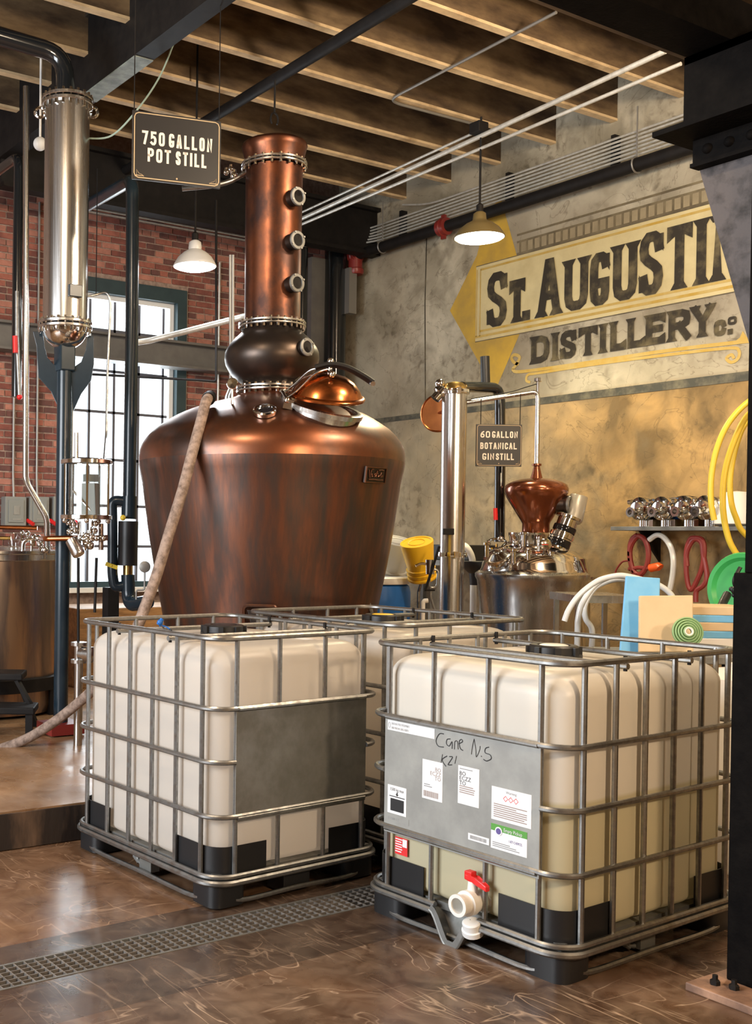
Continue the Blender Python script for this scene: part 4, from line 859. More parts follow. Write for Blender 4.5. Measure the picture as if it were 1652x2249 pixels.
def porthole(p, n, r, parent, L=.07, name='porthole'):
    n = Vector(n).normalized(); mb = MB()
    mb.lathe([(r * 1.06, -.06), (r * 1.06, L * .56), (r * 1.16, L * .57), (r * 1.2, L * .62), (r * 1.2, L * .80)], p, n, 32, cap=False)
    o = mb.build(name, M['copper_dark'], parent)
    mb = MB(); mb.lathe([(r * 1.2, L * .80), (r * 1.2, L * .95), (r * 1.12, L), (r * .80, L), (r * .76, L * .9)], p, n, 32, cap=False); mb.build('glass_ring', M['plate'], o)
    mb = MB(); mb.lathe([(r * .80, L * .9), (0, L * .9 + .002)], p, n, 28, cap=False); mb.build('sight_glass', M['porthole'], o)
    for k in range(4):
        a = PI / 4 + k * PI / 2 + .5; u = n.orthogonal().normalized(); w = n.cross(u); q = p + (u * math.cos(a) + w * math.sin(a)) * r * 1.1
        mb = MB(); mb.cyl(q + n * L * .9, q + n * (L + .006), .007, seg=6); mb.build('clamp_nut', M['galv'], o)
    return o
for py in (453, 546, 637):
    d = still_dir(math.sin(.60), math.cos(.60)); p = AX + d * (62 * KS - .005) + UP * zs_(py); porthole(p, d, .052, neck)
d = still_dir(math.sin(.63), math.cos(.63)); porthole(AX + d * (101 * KS - .02) + UP * zs_(778), d + UP * .05, .05, onion, .06)
# sight port and gauge on the dome
p, n = dome_point(-35, 236); p = p - n * .028; mb = MB(); mb.lathe([(.062, -.03), (.062, .03), (.072, .032), (.074, .055), (.066, .062), (.05, .06), (.048, .05)], p, n, 32, cap=False); o = mb.build('sight_port', M['chrome'], dome)
mb = MB(); mb.lathe([(.05, .05), (0, .052)], p, n, 24, cap=False); mb.build('sight_glass', M['porthole'], o)
p, n = dome_point(-96, 165); g0 = p + UP * .10
mb = MB(); mb.cyl(p, g0, .008, seg=8); mb.lathe([(.034, -.012), (.036, -.01), (.036, .01), (.031, .014), (0, .012)], g0 + UP * .03, TOCAM, 24); mb.build('pressure_gauge', M['chrome'], dome)
# manway: collar, lid tipped open on its hinge, arms and latch
p, n = dome_point(116, 140); nm = (RIGHT * .19 + TOCAM * .30 + UP * .93).normalized(); u = (RIGHT - nm * RIGHT.dot(nm)).normalized()
cpt = at(711, 899, TS - .59)
mb = MB(); mb.lathe([(.222, -.16), (.222, -.012), (.25, -.01), (.252, .018), (.245, .022), (.214, .022), (.21, .015), (.21, -.10), (0, -.11)], cpt, nm, 48, cap=False); col_ = mb.build('manway_collar', M['steel'], still)
mb = MB(); mb.lathe([(.208, -.099), (0, -.099)], cpt, nm, 40, cap=False); mb.build('opening_shade_disc', M['porthole'], col_)  # dark disc painted in for the shade inside the open manway
hinge = cpt - u * .262 + nm * .035
nl = (nm * math.cos(.13) - u * math.sin(.13)).normalized(); ul = (u * math.cos(.13) + nm * math.sin(.13)).normalized(); wl = nl.cross(ul)
lc = hinge + ul * .262 + nl * .005
mb = MB(); mb.lathe([(.232, -.004), (.24, 0), (.244, .012), (.236, .022), (.222, .026), (.205, .06), (.165, .105), (.115, .135), (.05, .152), (0, .155)], lc, nl, 48); lid = mb.build('manway_lid', M['copper_new'], still); lid['label'] = 'bright copper lid tipped open'
mb = MB()
for s in (-1, 1):
    a0 = hinge + wl * (.10 * s); P = smooth_path([a0, a0 + ul * .06 + nl * .05, lc - ul * .10 + wl * .09 * s + nl * .155, lc + wl * .03 * s + nl * .18], 6); mb.tube(P, .013, 8, flat=(.5, 1.6))
mb.build('hinge_arm', M['steel'], lid)
mb = MB(); mb.tube(smooth_path([lc - ul * .09 + nl * .185, lc + nl * .21, lc + ul * .10 + nl * .20, lc + ul * .20 + nl * .16, lc + ul * .275 + nl * .12], 6), .042, 8, flat=(.45, 1.0)); mb.build('latch_bar', M['iron'], lid)['label'] = 'dark curved latch bar'
mb = MB(); mb.cyl(lc + nl * .13, lc + nl * .23, .014, seg=10); mb.ball(lc + nl * .23, .022); mb.tube([lc + nl * .17 - wl * .11, lc + nl * .17 + wl * .02], .012, 8); mb.ball(lc + nl * .17 - wl * .12, .022); mb.build('latch_knob', M['chrome'], lid)
mb = MB(); mb.tube([lc + ul * .27 + nl * .12 - wl * .06, lc + ul * .27 + nl * .12 + wl * .06], .016, 8); mb.build('latch_pin', M['chrome'], lid)
mb = MB(); mb.tube([hinge - wl * .14, hinge + wl * .14], .013, 10)
for s in (-1, 1): mb.ball(hinge + wl * .15 * s, .02); mb.box(hinge + wl * .10 * s - nm * .03 + u * .02, (.06, .025, .06), (u, wl, nm))
mb.build('hinge_pin', M['chrome'], col_)
# maker's plate, discharge bracket, legs
d = still_dir(185 / 279, math.sqrt(1 - (185 / 279) ** 2)); z = zs_(1053); rr_ = 283 * KS; tx = UP.cross(d)
mb = MB()
c = AX + d * (rr_ + .004) + UP * z; e = (d - UP * .13).normalized(); up_ = (UP + d * .13).normalized()
mb.box(c, (.155 / .75, .105, .014), (tx, up_, e))
npl = mb.build('name_plate', M['copper_dark'], still, smooth=False, bevel=.004); npl['label'] = 'small embossed plate'
mb = MB()
for s in (-1, 1): mb.box(c + e * .010 + up_ * .047 * s, (.19, .006, .008), (tx, up_, e)); mb.box(c + e * .010 + tx * .098 * s, (.006, .1, .008), (tx, up_, e))
def on_pl(a, b): return c + e * .011 + tx * a + up_ * b
for st in ([(-.075, .03), (-.06, -.02), (-.05, .03), (-.03, .035)], [(-.05, 0), (-.035, .005), (-.045, -.012), (-.03, -.008)], [(-.02, .0), (-.01, .01), (-.015, -.01), (0, 0), (.01, .03), (.005, -.01)], [(.015, .01), (.03, .0), (.02, -.01), (.04, .0), (.05, .02), (.045, -.01), (.07, 0)], [(-.07, -.03), (-.02, -.028), (.03, -.03), (.075, -.028)], [(.02, .03), (.05, .034), (.075, .03)]):
    mb.tube(smooth_path([on_pl(*q) for q in st], 4), .004, 5)
mb.build('embossing', M['copper_dome'], npl)
dd = still_dir(-.16, .985); zc_ = zs_(1334); rb = 239 * KS; tb = UP.cross(dd)
mb = MB(); mb.tube(bend_path([AX + dd * (rb + .0) - tb * .10 + UP * (zc_ - .10), AX + dd * (rb + .03) - tb * .10 + UP * (zc_ + .055), AX + dd * (rb + .03) + tb * .10 + UP * (zc_ + .055), AX + dd * rb + tb * .10 + UP * (zc_ - .10)], .03), .013, 8); br_ = mb.build('bracket_frame', M['copper_dome'], still)
mb = MB(); mb.prism([AX + dd * (rb + .02) + tb * a + UP * (zc_ + b) for a, b in ((-.08, .03), (.08, .03), (.055, -.06), (-.055, -.06))], dd * .03); mb.build('bracket_plate', M['copper_dark'], br_, smooth=False, bevel=.004)
for k in range(4):
    a = PI / 4 + k * PI / 2; q = AX + Vector((math.cos(a), math.sin(a), 0)) * .62
    mb = MB(); mb.cyl(q + UP * .2, q + UP * .85, .055, seg=14); mb.lathe([(.1, 0), (.1, .015), (.055, .016)], q + UP * .2, seg=16); mb.build('leg', M['blue_black'], still)
mb = MB(); mb.tube(bend_path([AX + RIGHT * .60 + TOCAM * .42 + UP * 1.25, AX + RIGHT * .78 + TOCAM * .30 + UP * .75], .05), .014, 8); mb.build('drain_pipe', M['galv'], still)
# pipes rising behind the still neck (left)
for i, (x, yt, yb) in enumerate(((506, 560, 872), (512, 560, 874))):
    mb = MB(); mb.tube(bend_path([at(x, yt, 8.0), at(x, 850, 8.0), at(x - 9, 872, 7.6), at(x - 10, 890, 7.4)], .06), .010, 8)
    tag(mb.build('riser_pipe', M['conduit_dull'], smooth=True), ('left' if i == 0 else 'right') + ' one of two thin pipes rising just left of the still neck', 'pipe')
# cloth hose leaning on the still, then running out to the left
mb = MB(); mb.tube(smooth_path([at(458, 874, 7.04), at(452, 884, 6.86), at(440, 930, 6.80), at(421, 1000, 6.72), at(400, 1080, 6.66), at(372, 1170, 6.60), at(345, 1260, 6.55), at(318, 1335, 6.50), at(294, 1395, 6.5), at(262, 1450, 6.7), at(225, 1496, 7.0), at(188, 1530, 7.25), at(150, 1562, 7.35), at(110, 1592, 7.4), at(60, 1622, 7.42), at(0, 1645, 7.42), at(-80, 1664, 7.4)], 8), .034, 14)
hs = tag(mb.build('cloth_hose', M['hose']), 'thick tan cloth hose leaning on the big still and trailing left behind a tote', 'hose')
mb = MB(); q0 = at(461, 872, 7.06); mb.cyl(q0, q0 + (at(452, 884, 6.86) - q0) * .4, .044, seg=14); mb.ball(q0, .042); mb.build('hose_coupling', M['iron'], hs)

# ================================================================== HANGING SIGNS
def sign(name, label, corners, t, lines, wires, orn=True):
    """corners: TL TR BL BR pixels; the board hangs in a vertical plane through the left and right edges"""
    TL, TR, BL, BR = corners
    a = at(*TL, t[0]); b = at(*TR, t[1]); c = at(*BL, t[0])
    base = (a + b) / 2; o = thing(name, label, 'sign', (base.x, base.y, c.z))
    ux = Vector((b.x - a.x, b.y - a.y, 0)); w = ux.length; ux.normalize(); zt = (a.z + b.z) / 2; zb = (c.z + at(*BR, t[1]).z) / 2; h = zt - zb
    nn = ux.cross(UP); nn = nn if nn.dot(TOCAM) > 0 else -nn
    org = Vector((a.x, a.y, zb))
    fn = lambda x, y, d=.0085: org + ux * x + UP * y + nn * d
    mb = MB(); mb.prism([fn(0, 0, .007), fn(w, 0, .007), fn(w, h, .007), fn(0, h, .007)], -nn * .014); bd = mb.build('board', M['sign_face'], o, smooth=False, bevel=.002)
    mb = MB(); i = w * .022; cc = w * .045
    P = [(i + cc, i), (w - i - cc, i), (w - i - cc * .3, i + cc * .3), (w - i, i + cc), (w - i, h - i - cc), (w - i - cc * .3, h - i - cc * .3), (w - i - cc, h - i), (i + cc, h - i), (i + cc * .3, h - i - cc * .3), (i, h - i - cc), (i, i + cc), (i + cc * .3, i + cc * .3)]
    mb.tube([fn(x, y) for x, y in P], w * .007, 4, closed=True, flat=(1, .25)); mb.build('border_line', M['sign_gold'], bd, smooth=False)
    for (txt, x0, x1, y0, y1) in lines:
        hh = (y1 - y0) * h; word(bd, M['sign_letter'], txt, lambda x, y: fn(x, y), x0 * w, y0 * h, (x1 - x0) * w, hh, hh * .18, hh * .17, 0)
    if orn:
        for sx in (0, 1):
            mb = MB(); k = lambda x: (x if sx == 0 else 1 - x) * w
            mb.tube([fn(k(.05), .05 * h), fn(k(.05), .14 * h), fn(k(.075), .09 * h), fn(k(.11), .075 * h), fn(k(.13), .05 * h)], w * .006, 4, flat=(1, .25)); mb.tube([fn(k(.04), .06 * h), fn(k(.13), .06 * h)], w * .005, 4, flat=(1, .25)); mb.build('corner_ornament', M['sign_gold'], bd, smooth=False)
        mb = MB(); mb.lathe([(w * .010, 0), (w * .010, .001)], fn(w * .5, h * .07), nn, 12); mb.build('drop_ornament', M['sign_gold'], bd, smooth=False)
    for x, z in wires:
        mb = MB(); p = org + ux * (x * w) + UP * (h - .01); mb.cyl(p, Vector((p.x, p.y, z)), .0035, seg=6); mb.build('hanging_wire', M['iron'], o)
    return o
sign('hanging_sign', 'black hanging sign reading 750 gallon pot still, above and left of the big still', ((291, 237), (485, 272), (290, 385), (484, 422)), (7.0, 7.18),
     [('750', .105, .36, .52, .72), ('GALLON', .405, .90, .52, .72), ('POT', .17, .43, .275, .475), ('STILL', .485, .835, .275, .475)], ((.02, 5.4), (.98, 5.4)))
sign('hanging_sign', 'smaller black hanging sign reading 60 gallon botanical gin still', ((1046, 936.5), (1146.5, 928), (1045, 1027), (1146, 1022)), (8.72, 8.72),
     [('60', .09, .30, .68, .835), ('GALLON', .345, .905, .68, .835), ('BOTANICAL', .09, .89, .41, .565), ('GIN', .14, .395, .155, .31), ('STILL', .435, .83, .155, .31)], ((.1, at(1050, 878, 8.75).z), (.96, at(1143, 866, 8.75).z)))

# ================================================================== STAINLESS COLUMN ON ITS POST (left)
TA = 7.9; A0 = at(143, 700, TA); A0 = Vector((A0.x, A0.y, 0))
def za(py): return at(143, py, TA).z
ca = thing('condenser_column', 'tall shiny stainless column hanging high at left on a dark bracket post', 'column', (A0.x, A0.y, za(760)))
r = 49 * TA * MPP
mb = MB(); mb.lathe([(r, za(705)), (r, za(235))], A0, seg=56, cap=False); sh = mb.build('shell', M['steel'], ca, angle=60)
flange(228, 57, 'flange', TA, 20, ca, .05, A0, 143); flange(716, 60, 'flange', TA, 22, ca, .045, A0, 143)
mb = MB(); mb.lathe([(r * 1.02, za(722))] + [(r * 1.0 * math.cos(k * PI / 16), za(722) - .15 * math.sin(k * PI / 16)) for k in range(1, 8)] + [(.001, za(722) - .15)], A0, seg=40, cap=False); mb.build('dished_base', M['chrome'], ca, angle=60)
d = (RIGHT * .48 + TOCAM * .87).normalized(); mb = MB(); mb.box(A0 + d * (r + .012) + UP * za(649), (.10, .085, .03), (UP.cross(d), UP, d)); mb.build('control_box', M['blue_black'], sh, smooth=False, bevel=.004)
for s, px in ((-1, 88), (1, 204)):
    q = at(px, 247, TA); mb = MB(); mb.ring(q, TOCAM, .035, .012, 20, 8); mb.cyl(q - RIGHT * .05 * s, q - RIGHT * .02 * s, .02, seg=10); mb.build('clamp', M['chrome'], ca)
post = thing('bracket_post', 'dark blue steel post with curved gusset bracket under the shiny column', 'post', (A0.x, A0.y, .2))
zfp = za(1590)
mb = MB(); w = 16 * TA * MPP; mb.lathe([(w, zfp), (w, za(735))], A0, seg=24); mb.build('post_tube', M['blue_black'], post)
def gus(pts, name):
    mb = MB(); mb.prism([at(x, y, TA) - TOCAM * .0 for x, y in pts], VF * .02); return mb.build(name, M['blue_black'], post, smooth=False, bevel=.003)
gus([(72, 728), (94, 728), (97, 760), (104, 785), (118, 800), (128, 803), (130, 900), (112, 860), (84, 828), (80, 760)], 'gusset')
gus([(206, 738), (193, 738), (188, 770), (178, 795), (162, 806), (156, 808), (160, 905), (178, 865), (200, 835), (206, 800)], 'gusset')
mb = MB(); mb.box(A0 + UP * za(770), (.12, .12, .30)); mb.build('post_head', M['blue_black'], post, smooth=False, bevel=.01)
mb = MB(); mb.box(A0 + Vector((0, 0, (zfp + .2) / 2 + .01)), (.26, .26, zfp - .2)); mb.build('foot_plate', M['red_dark'], post, smooth=False)['label'] = 'dark red foot plate'

# ================================================================== PIPES
def pipe(name, label, pts, r, m, bend=.1, cat='pipe', seg=14, group=None, parts=()):
    mb = MB(); mb.tube(bend_path(pts, bend) if bend else pts, r, seg); o = mb.build(name, m); tag(o, label, cat, group); WM[o.name] = Matrix(); return o
k9 = 9.1 * MPP
pipe('insulated_pipe', 'thick black pipe elbow dropping into the top of the shiny stainless column', [at(-120, 44, 7.72), at(143, 122, 7.9), at(143, 226, 7.9)], 20 * 7.9 * MPP, M['black_gloss'], .16)
pb = pipe('insulated_pipe', 'tall glossy dark pipe standing in front of the bright window', [at(160, 470, 10.0), at(291, 394, 8.3), at(290, 700, 8.3), at(284, 1095, 8.3)], 14.5 * 8.3 * MPP, M['blue_black'], .12)
k8 = 8.3 * MPP
mb = MB(); mb.tube([at(284, 1090, 8.3), at(283, 1140, 8.3)], 17 * k8, 16); mb.build('pipe_joint', M['blue_black'], pb)
mb = MB(); mb.tube([at(282, 1145, 8.3), at(280, 1242, 8.3)], 22 * k8, 18); mb.build('lagging_sleeve', M['black'], pb)
mb = MB(); mb.tube([at(281, 1242, 8.3), at(281, 1264, 8.3)], 11 * k8, 14); mb.build('brass_neck', M['brass'], pb)['label'] = 'brass neck'
mb = MB(); mb.tube(bend_path([at(281, 1262, 8.3), at(282, 1330, 8.3), at(325, 1322, 8.0)], .12, 8), 15 * k8, 16); mb.build('elbow', M['blue_black'], pb)
mb = MB(); mb.tube(bend_path([at(276, 1102, 8.3), at(246, 1098, 8.3), at(247, 1160, 8.3), at(247, 1262, 8.3), at(252, 1292, 8.3), at(278, 1285, 8.3)], .09, 8), 11.5 * k8, 14); mb.build('bypass_loop', M['blue_black'], pb)
for (x, y, dx, dy2) in ((270, 1137, 0, 0), (245, 1242, -14, -4)):
    q = at(x, y, 8.2); mb = MB(); mb.ball(q, .022 if dx == 0 else .012)
    if dx: mb.tube([at(232, 1238, 8.2), at(258, 1247, 8.2)], .016, 8, flat=(1, .4))
    mb.build('valve_lever', M['yellow_hose'], pb)['label'] = 'yellow valve lever'
pipe('insulated_pipe', 'glossy black pipe with top elbow at far left, left of the stainless column', [Vector((at(42, 342, 9.0).x, 10.19, at(42, 342, 9.0).z)), at(42, 342, 9.0), at(38, 600, 9.0), at(36, 872, 9.0)], 11 * 9 * MPP, M['black_gloss'], .12)
q = pipe('lever_rod', 'steel rod with a red grip hanging in front of the far left black pipe', [at(37, 640, 8.93), at(37, 740, 8.93), at(43, 870, 8.93)], .018, M['galv'], .05, 'rod')
mb = MB(); mb.tube([at(33, 738, 8.88), at(34, 775, 8.88)], .022, 10); mb.build('grip', M['red'], q)['label'] = 'red grip'
mb = MB(); mb.ball(at(43, 872, 8.93), .024); mb.build('end_knob', M['red'], q)
pipe('vapour_pipe', 'thin steel pipe dropping at far left and kinking right into the steel vat', [at(57, 190, 8.6), at(57, 700, 8.6), at(56, 1056, 8.6), at(103, 1138, 8.65), at(104, 1214, 8.7)], 6.5 * 8.7 * MPP, M['steel'], .05)
# overhead round pipe and thin ones
pipe('overhead_pipe', 'dark round pipe slung diagonally under the joists left of the lamps', [onZ(1010, -74, 5.25), onZ(890, 0, 5.25), onZ(455, 265, 5.25), onZ(200, 420, 5.25)], .045, M['iron'], 0)
pipe('thin_conduit', 'thin conduit slanting up from the joists to the top right floor edge', [onZ(1222, 27, 5.393), onZ(868, 212, 5.393), onZ(862, 221, 5.393), onZ(875, 228, 5.393), onZ(1040, 272, 5.393), onZ(1050, 282, 5.25)], .012, M['conduit_dull'], .04, 'conduit')
for i, (x0, y0, x1, y1, r, lb) in enumerate(((1462, 112, 655, 484, .020, 'thicker pale conduit running below the joists to the hanging lamp box'), (1496, 140, 655, 496, .014, 'thin conduit just below the thicker pale conduit under the joists'), (1050, 288, 655, 470, .011, 'thin pale conduit above the thicker one, from lamp box to still'))):
    pipe('ceiling_conduit', lb, [onX(x0, y0, 6.85), onX(x1, y1, 6.85 + .0)], r, M['conduit'], 0, 'conduit', 10)
# bundle of eight wall conduits
t0, b0 = onX(1496, 254, XW - .10), onX(1496, 308, XW - .10)
NB = 7
ords = ['topmost', 'second', 'third', 'fourth', 'fifth', 'sixth', 'lowest']
for i in range(NB):
    f = i / (NB - 1); zz = t0.z + (b0.z - t0.z) * f
    yend = (8.6, 9.75, 9.75, 9.7, 9.65, 9.6, 9.55, 9.5)[i]
    pts = [(XW - .10, 4.6, zz), (XW - .10, yend, zz)] + ([(XW - .9, YB - .10, zz - .03), (5.0, YB - .10, zz - .03)] if i else [(XW - .10, 9.0, zz + .1)])
    pipe('wall_conduit', ords[i] + ' of the seven parallel conduits high along the concrete wall', pts, .0105, M['conduit'], .3, 'conduit', 8, 'parallel conduits on the concrete wall')
for y in (9.05, 7.55, 6.35):
    mb = MB(); mb.span((XW - .085, y - .02, b0.z - .06), (XW - .001, y + .02, t0.z + .05)); mb.box((XW - .05, y, b0.z - .05), (.03, .08, .03))
    tag(mb.build('conduit_rack', M['iron'], smooth=False), {9.05: 'conduit rack strut farthest from the camera, near the room corner', 7.55: 'conduit rack strut on the wall between the two hanging lamps', 6.35: 'conduit rack strut nearest the riveted column'}[y], 'bracket')
# sprinkler main with red couplings
z0 = onX(1496, 322, XW - .16); z1 = onX(876, 537, XW - .16)
sp_ = pipe('sprinkler_main', 'dark sprinkler pipe with red couplings along the concrete wall under the conduits', [(XW - .16, 4.3, (z0.z + z1.z) / 2), (XW - .16, 9.72, (z0.z + z1.z) / 2)], .058, M['iron'], 0)
zsp = (z0.z + z1.z) / 2
for y, big in ((8.32, 0), (9.7, 1)):
    mb = MB(); mb.lathe([(.06, -.06), (.09, -.05), (.09, -.01), (.098, 0), (.09, .01), (.09, .05), (.06, .06)], (XW - .16, y, zsp), (0, 1, 0), 20)
    mb.box((XW - .16, y, zsp + .1), (.03, .05, .05)); mb.box((XW - .16, y, zsp - .1), (.03, .05, .05))
    if big: mb.lathe([(.085, -.22), (.095, -.2), (.095, -.16), (.08, -.15), (.08, 0)], (XW - .16, y, zsp), seg=18)
    mb.build('coupling', M['red_dark'], sp_)['label'] = 'red coupling'
for y in (9.25, 6.05):
    mb = MB(); mb.ring((XW - .16, y, zsp), (0, 1, 0), .068, .008, 20, 6); mb.cyl((XW - .16, y, zsp + .07), (XW - .16, y, 5.4), .007, seg=6); mb.build('pipe_hanger', M['conduit_dull'], sp_)
pipe('insulated_pipe', 'widest glossy black vertical pipe in the room corner behind the still', [(8.18, 9.86, 5.0), (8.18, 9.86, .2)], 25 * 12.3 * MPP, M['black_gloss'], 0)
mb = MB(); q = onY(765, 588, 9.7); mb.span((8.22, 9.66, onY(760, 688, 9.7).z), (8.33, 9.74, onY(760, 588, 9.7).z)); tag(mb.build('conduit_cover', M['conduit_dull'], smooth=False), 'pale flat cover strip on the widest black corner pipe', 'cover')
pipe('insulated_pipe', 'black vertical pipe just right of the still neck, left of the grey post', [onY(664, 545, 9.6), Vector((onY(664, 545, 9.6).x, 9.6, .2))], 13 * 11.9 * MPP, M['black_gloss'], 0)
mb = MB(); a = onY(685, 600, 9.9); b = onY(716, 600, 9.9); mb.span((a.x, 9.9, .2), (b.x, 10.1, 4.86)); tag(mb.build('wall_post', M['grey_beam'], smooth=False), 'grey steel post between the two black corner pipes', 'post')
# thin iron pipework by the window
pipe('gas_pipe', 'black thin pipe dropping beside the window and turning along the glass', [at(475, 440, 9.6), at(475, 838, 9.6), at(440, 835, 9.6), at(200, 822, 9.7)], .011, M['iron'], .03)
pipe('vent_pipe', 'pale pipe rising rightwards across the window towards the still neck', [at(300, 752, 9.0), at(330, 748, 9.0), at(530, 697, 8.7), at(560, 690, 8.6)], .024, M['conduit'], .04)
pipe('wall_conduit', 'single pale conduit up the brick right of the window', [(6.78, YB - .03, 1.2), (6.78, YB - .03, 4.7)], .012, M['conduit'], 0, 'conduit', 8)
pipe('sample_tube', 'thin silver tube hooking down from the shiny column past the window', [at(188, 652, 7.95), at(208, 648, 8.0), at(236, 640, 8.0), at(243, 665, 8.0), at(236, 820, 8.0), at(233, 960, 7.9), at(228, 1020, 7.55)], .009, M['galv'], .06, 'tube', 8)
pipe('drop_wire', 'thin dark rod hanging from the ceiling before the window top', [at(214, 370, 8.8), at(211, 650, 8.8)], .004, M['iron'], 0, 'rod', 6)
pipe('loose_wire', 'pale green wire drooping from the ceiling beam behind the large sign', smooth_path([at(383, 92, 8.1), at(350, 170, 8.0), at(300, 243, 7.8), at(245, 298, 7.9), at(190, 304, 7.95)], 8), .007, M['green_wire'], 0, 'wire', 6)
mb = MB(); q = at(603, 262, 8.4); mb.tube([q + Vector((.035 * math.cos(a * .4), 0, .05 * math.sin(a * .4))) - TOCAM * 0 for a in range(-2, 11)], .008, 6); mb.cyl(q + UP * .05, q + UP * .30, .008, seg=6)
tag(mb.build('ceiling_hook', M['iron']), 'small iron hook hanging from a joist above the still neck', 'hook')
# ================================================================== PAINTED SIGN ON THE CONCRETE WALL
def wl_(px, py): p = onX(px, py, XW); return p.y, p.z
mural = thing('wall_mural', 'large faded painted distillery lettering with gold diamond on the concrete wall', 'mural', (XW - .001, 6.7, 3.2))
def paint(name, m, pix, d):
    P = [wl_(*p) for p in pix]; mb = MB(); mb.prism([(XW - d, y, z) for y, z in P], (.0012, 0, 0)); return mb.build(name, m, mural, smooth=False)
# level guide heights taken from the wall: measure two pixels per line and average
def zavg(*pix): return sum(wl_(*p)[1] for p in pix) / len(pix)
zt1, zb1 = zavg((1046, 581), (1380, 504)), zavg((1046, 745), (1640, 644))
YL = wl_(1046, 660)[0]; YR = 3.9
def rect(name, m, y0, y1, z0, z1, d, parent=None):
    mb = MB(); mb.prism([(XW - d, y0, z0), (XW - d, y1, z0), (XW - d, y1, z1), (XW - d, y0, z1)], (.0012, 0, 0)); return mb.build(name, m, parent or mural, smooth=False)
tip = wl_(989, 666); zmid = (zt1 + zb1) / 2
yA = wl_(1094, 480)[0]; yB = wl_(1088, 838)[0]
ztop = zavg((1098, 470)); 
mb = MB(); P = [(tip[0], zmid), (wl_(1048, 560)[0], zt1 + .12), (wl_(1076, 500)[0] + .02, zt1 + .55), (wl_(1100, 472)[0], zt1 + .62), (wl_(1136, 556)[0], zt1), (wl_(1142, 735)[0], zb1), (yB, zb1 - .53)]
mb.prism([(XW - .002, y, z) for y, z in P], (.0012, 0, 0)); mb.build('diamond', M['mural_gold'], mural, smooth=False)
rect('banner', M['mural_cream'], YR, YL, zb1, zt1, .004)
bw = .018
for nm, z in (('border_line', zt1 - .05), ('border_line', zb1 + .09)): rect(nm, M['mural_line'], YR, YL - .06, z, z + .022, .006)
for y in (YL - .055, YL - .008): rect('border_line', M['mural_line'], y - .010, y, zb1 + .05, zt1 - .03, .006)
rect('border_line', M['mural_line'], YR, YL, zb1 + .035, zb1 + .06, .006)
for z in (zb1 - .004, zt1 + .0): rect('outline', M['mural_grey'], YR, YL, z, z + .008, .006)
# dentil frieze
zd0, zd1 = zavg((1134, 557), (1380, 499)) + .01, zavg((1134, 526), (1567, 429)) + .02
yd = wl_(1136, 545)[0]
fr = rect('frieze_band', mat('pale_frieze_paint', sr_(160, 146, 116), sr_(140, 128, 102), .85, scale=5), YR, yd, zd0, zd1, .002)
for z in (zd0, zd1, zd1 + .07): rect('frieze_line', M['mural_grey'], YR, yd, z - .010, z + .010, .004, fr)
y = yd - .03; 
while y > YR:
    rect('dentil', M['mural_grey'], y - .022, y, zd0 + .01, zd1 - .01, .004, fr); y -= .082
# lettering, each letter between its own pixel bounds, on common base lines
def wall_letters(items, zb, zt, sw, serif):
    for li, (ch, x0, x1, hh) in enumerate(items):
        ym = 0.5 * (zb + zt); pyg = 600
        y0, y1 = x0, x1
        mb = MB(); glyph(mb, ch, lambda x, y, y0=y0: Vector((XW - .0085 - .0022 * (li % 2), y0 - x, y)), 0, zb, abs(y0 - y1), (zt - zb) * hh, sw, serif, Vector((-.0004, 0, 0))); mb.build('letter', M['mural_dark'], mural, smooth=False)
def cy_(px, py): return wl_(px, py)[0]
def C2(x, y): return (960 + x / 2.387, 400 + y / 2.387)
row1 = [('S', 266, 370, 600, 1), ('T', 383, 466, 610, .77), ('.', 470, 490, 700, .1), ('A', 533, 652, 540, 1), ('U', 672, 796, 520, .88), ('G', 806, 908, 510, .88), ('U', 926, 1053, 480, .92), ('S', 1064, 1190, 450, 1), ('T', 1208, 1342, 420, 1), ('I', 1355, 1425, 390, 1), ('N', 1448, 1596, 370, 1), ('E', 1612, 1720, 350, 1)]
zb_ = zavg(C2(268, 752), C2(640, 690), C2(1290, 575)); zt_ = zavg(C2(300, 450), C2(1260, 262), C2(640, 385)) 
wall_letters([(c, cy_(*C2(a, y)), cy_(*C2(b, y)), h) for c, a, b, y, h in row1], zb_, zt_, .088, .036)
row2 = [('D', 497, 592, 870), ('I', 604, 642, 850), ('S', 650, 733, 830), ('T', 746, 846, 820), ('I', 854, 893, 800), ('L', 913, 997, 790), ('L', 1003, 1097, 780), ('E', 1099, 1202, 760), ('R', 1217, 1332, 740), ('Y', 1338, 1455, 720)]
zb2 = zavg(C2(505, 948), C2(1110, 862), C2(925, 890)); zt2 = zavg(C2(520, 803), C2(1120, 700), C2(1230, 680))
wall_letters([(c, cy_(*C2(a, y)), cy_(*C2(b, y)), 1) for c, a, b, y in row2], zb2, zt2, .062, .022)
zc2 = zavg(C2(1480, 808)); zc1 = zavg(C2(1500, 720))
wall_letters([('C', cy_(*C2(1455, 770)), cy_(*C2(1518, 770)), 1)], zc2, zc1, .042, .008)
wall_letters([('O', cy_(*C2(1528, 750)), cy_(*C2(1574, 750)), 1)], zc2 + .075, zc1 + .01, .022, 0)
wall_letters([('.', cy_(*C2(1540, 800)), cy_(*C2(1556, 800)), 1)], zc2, zc2 + .04, .04, 0)
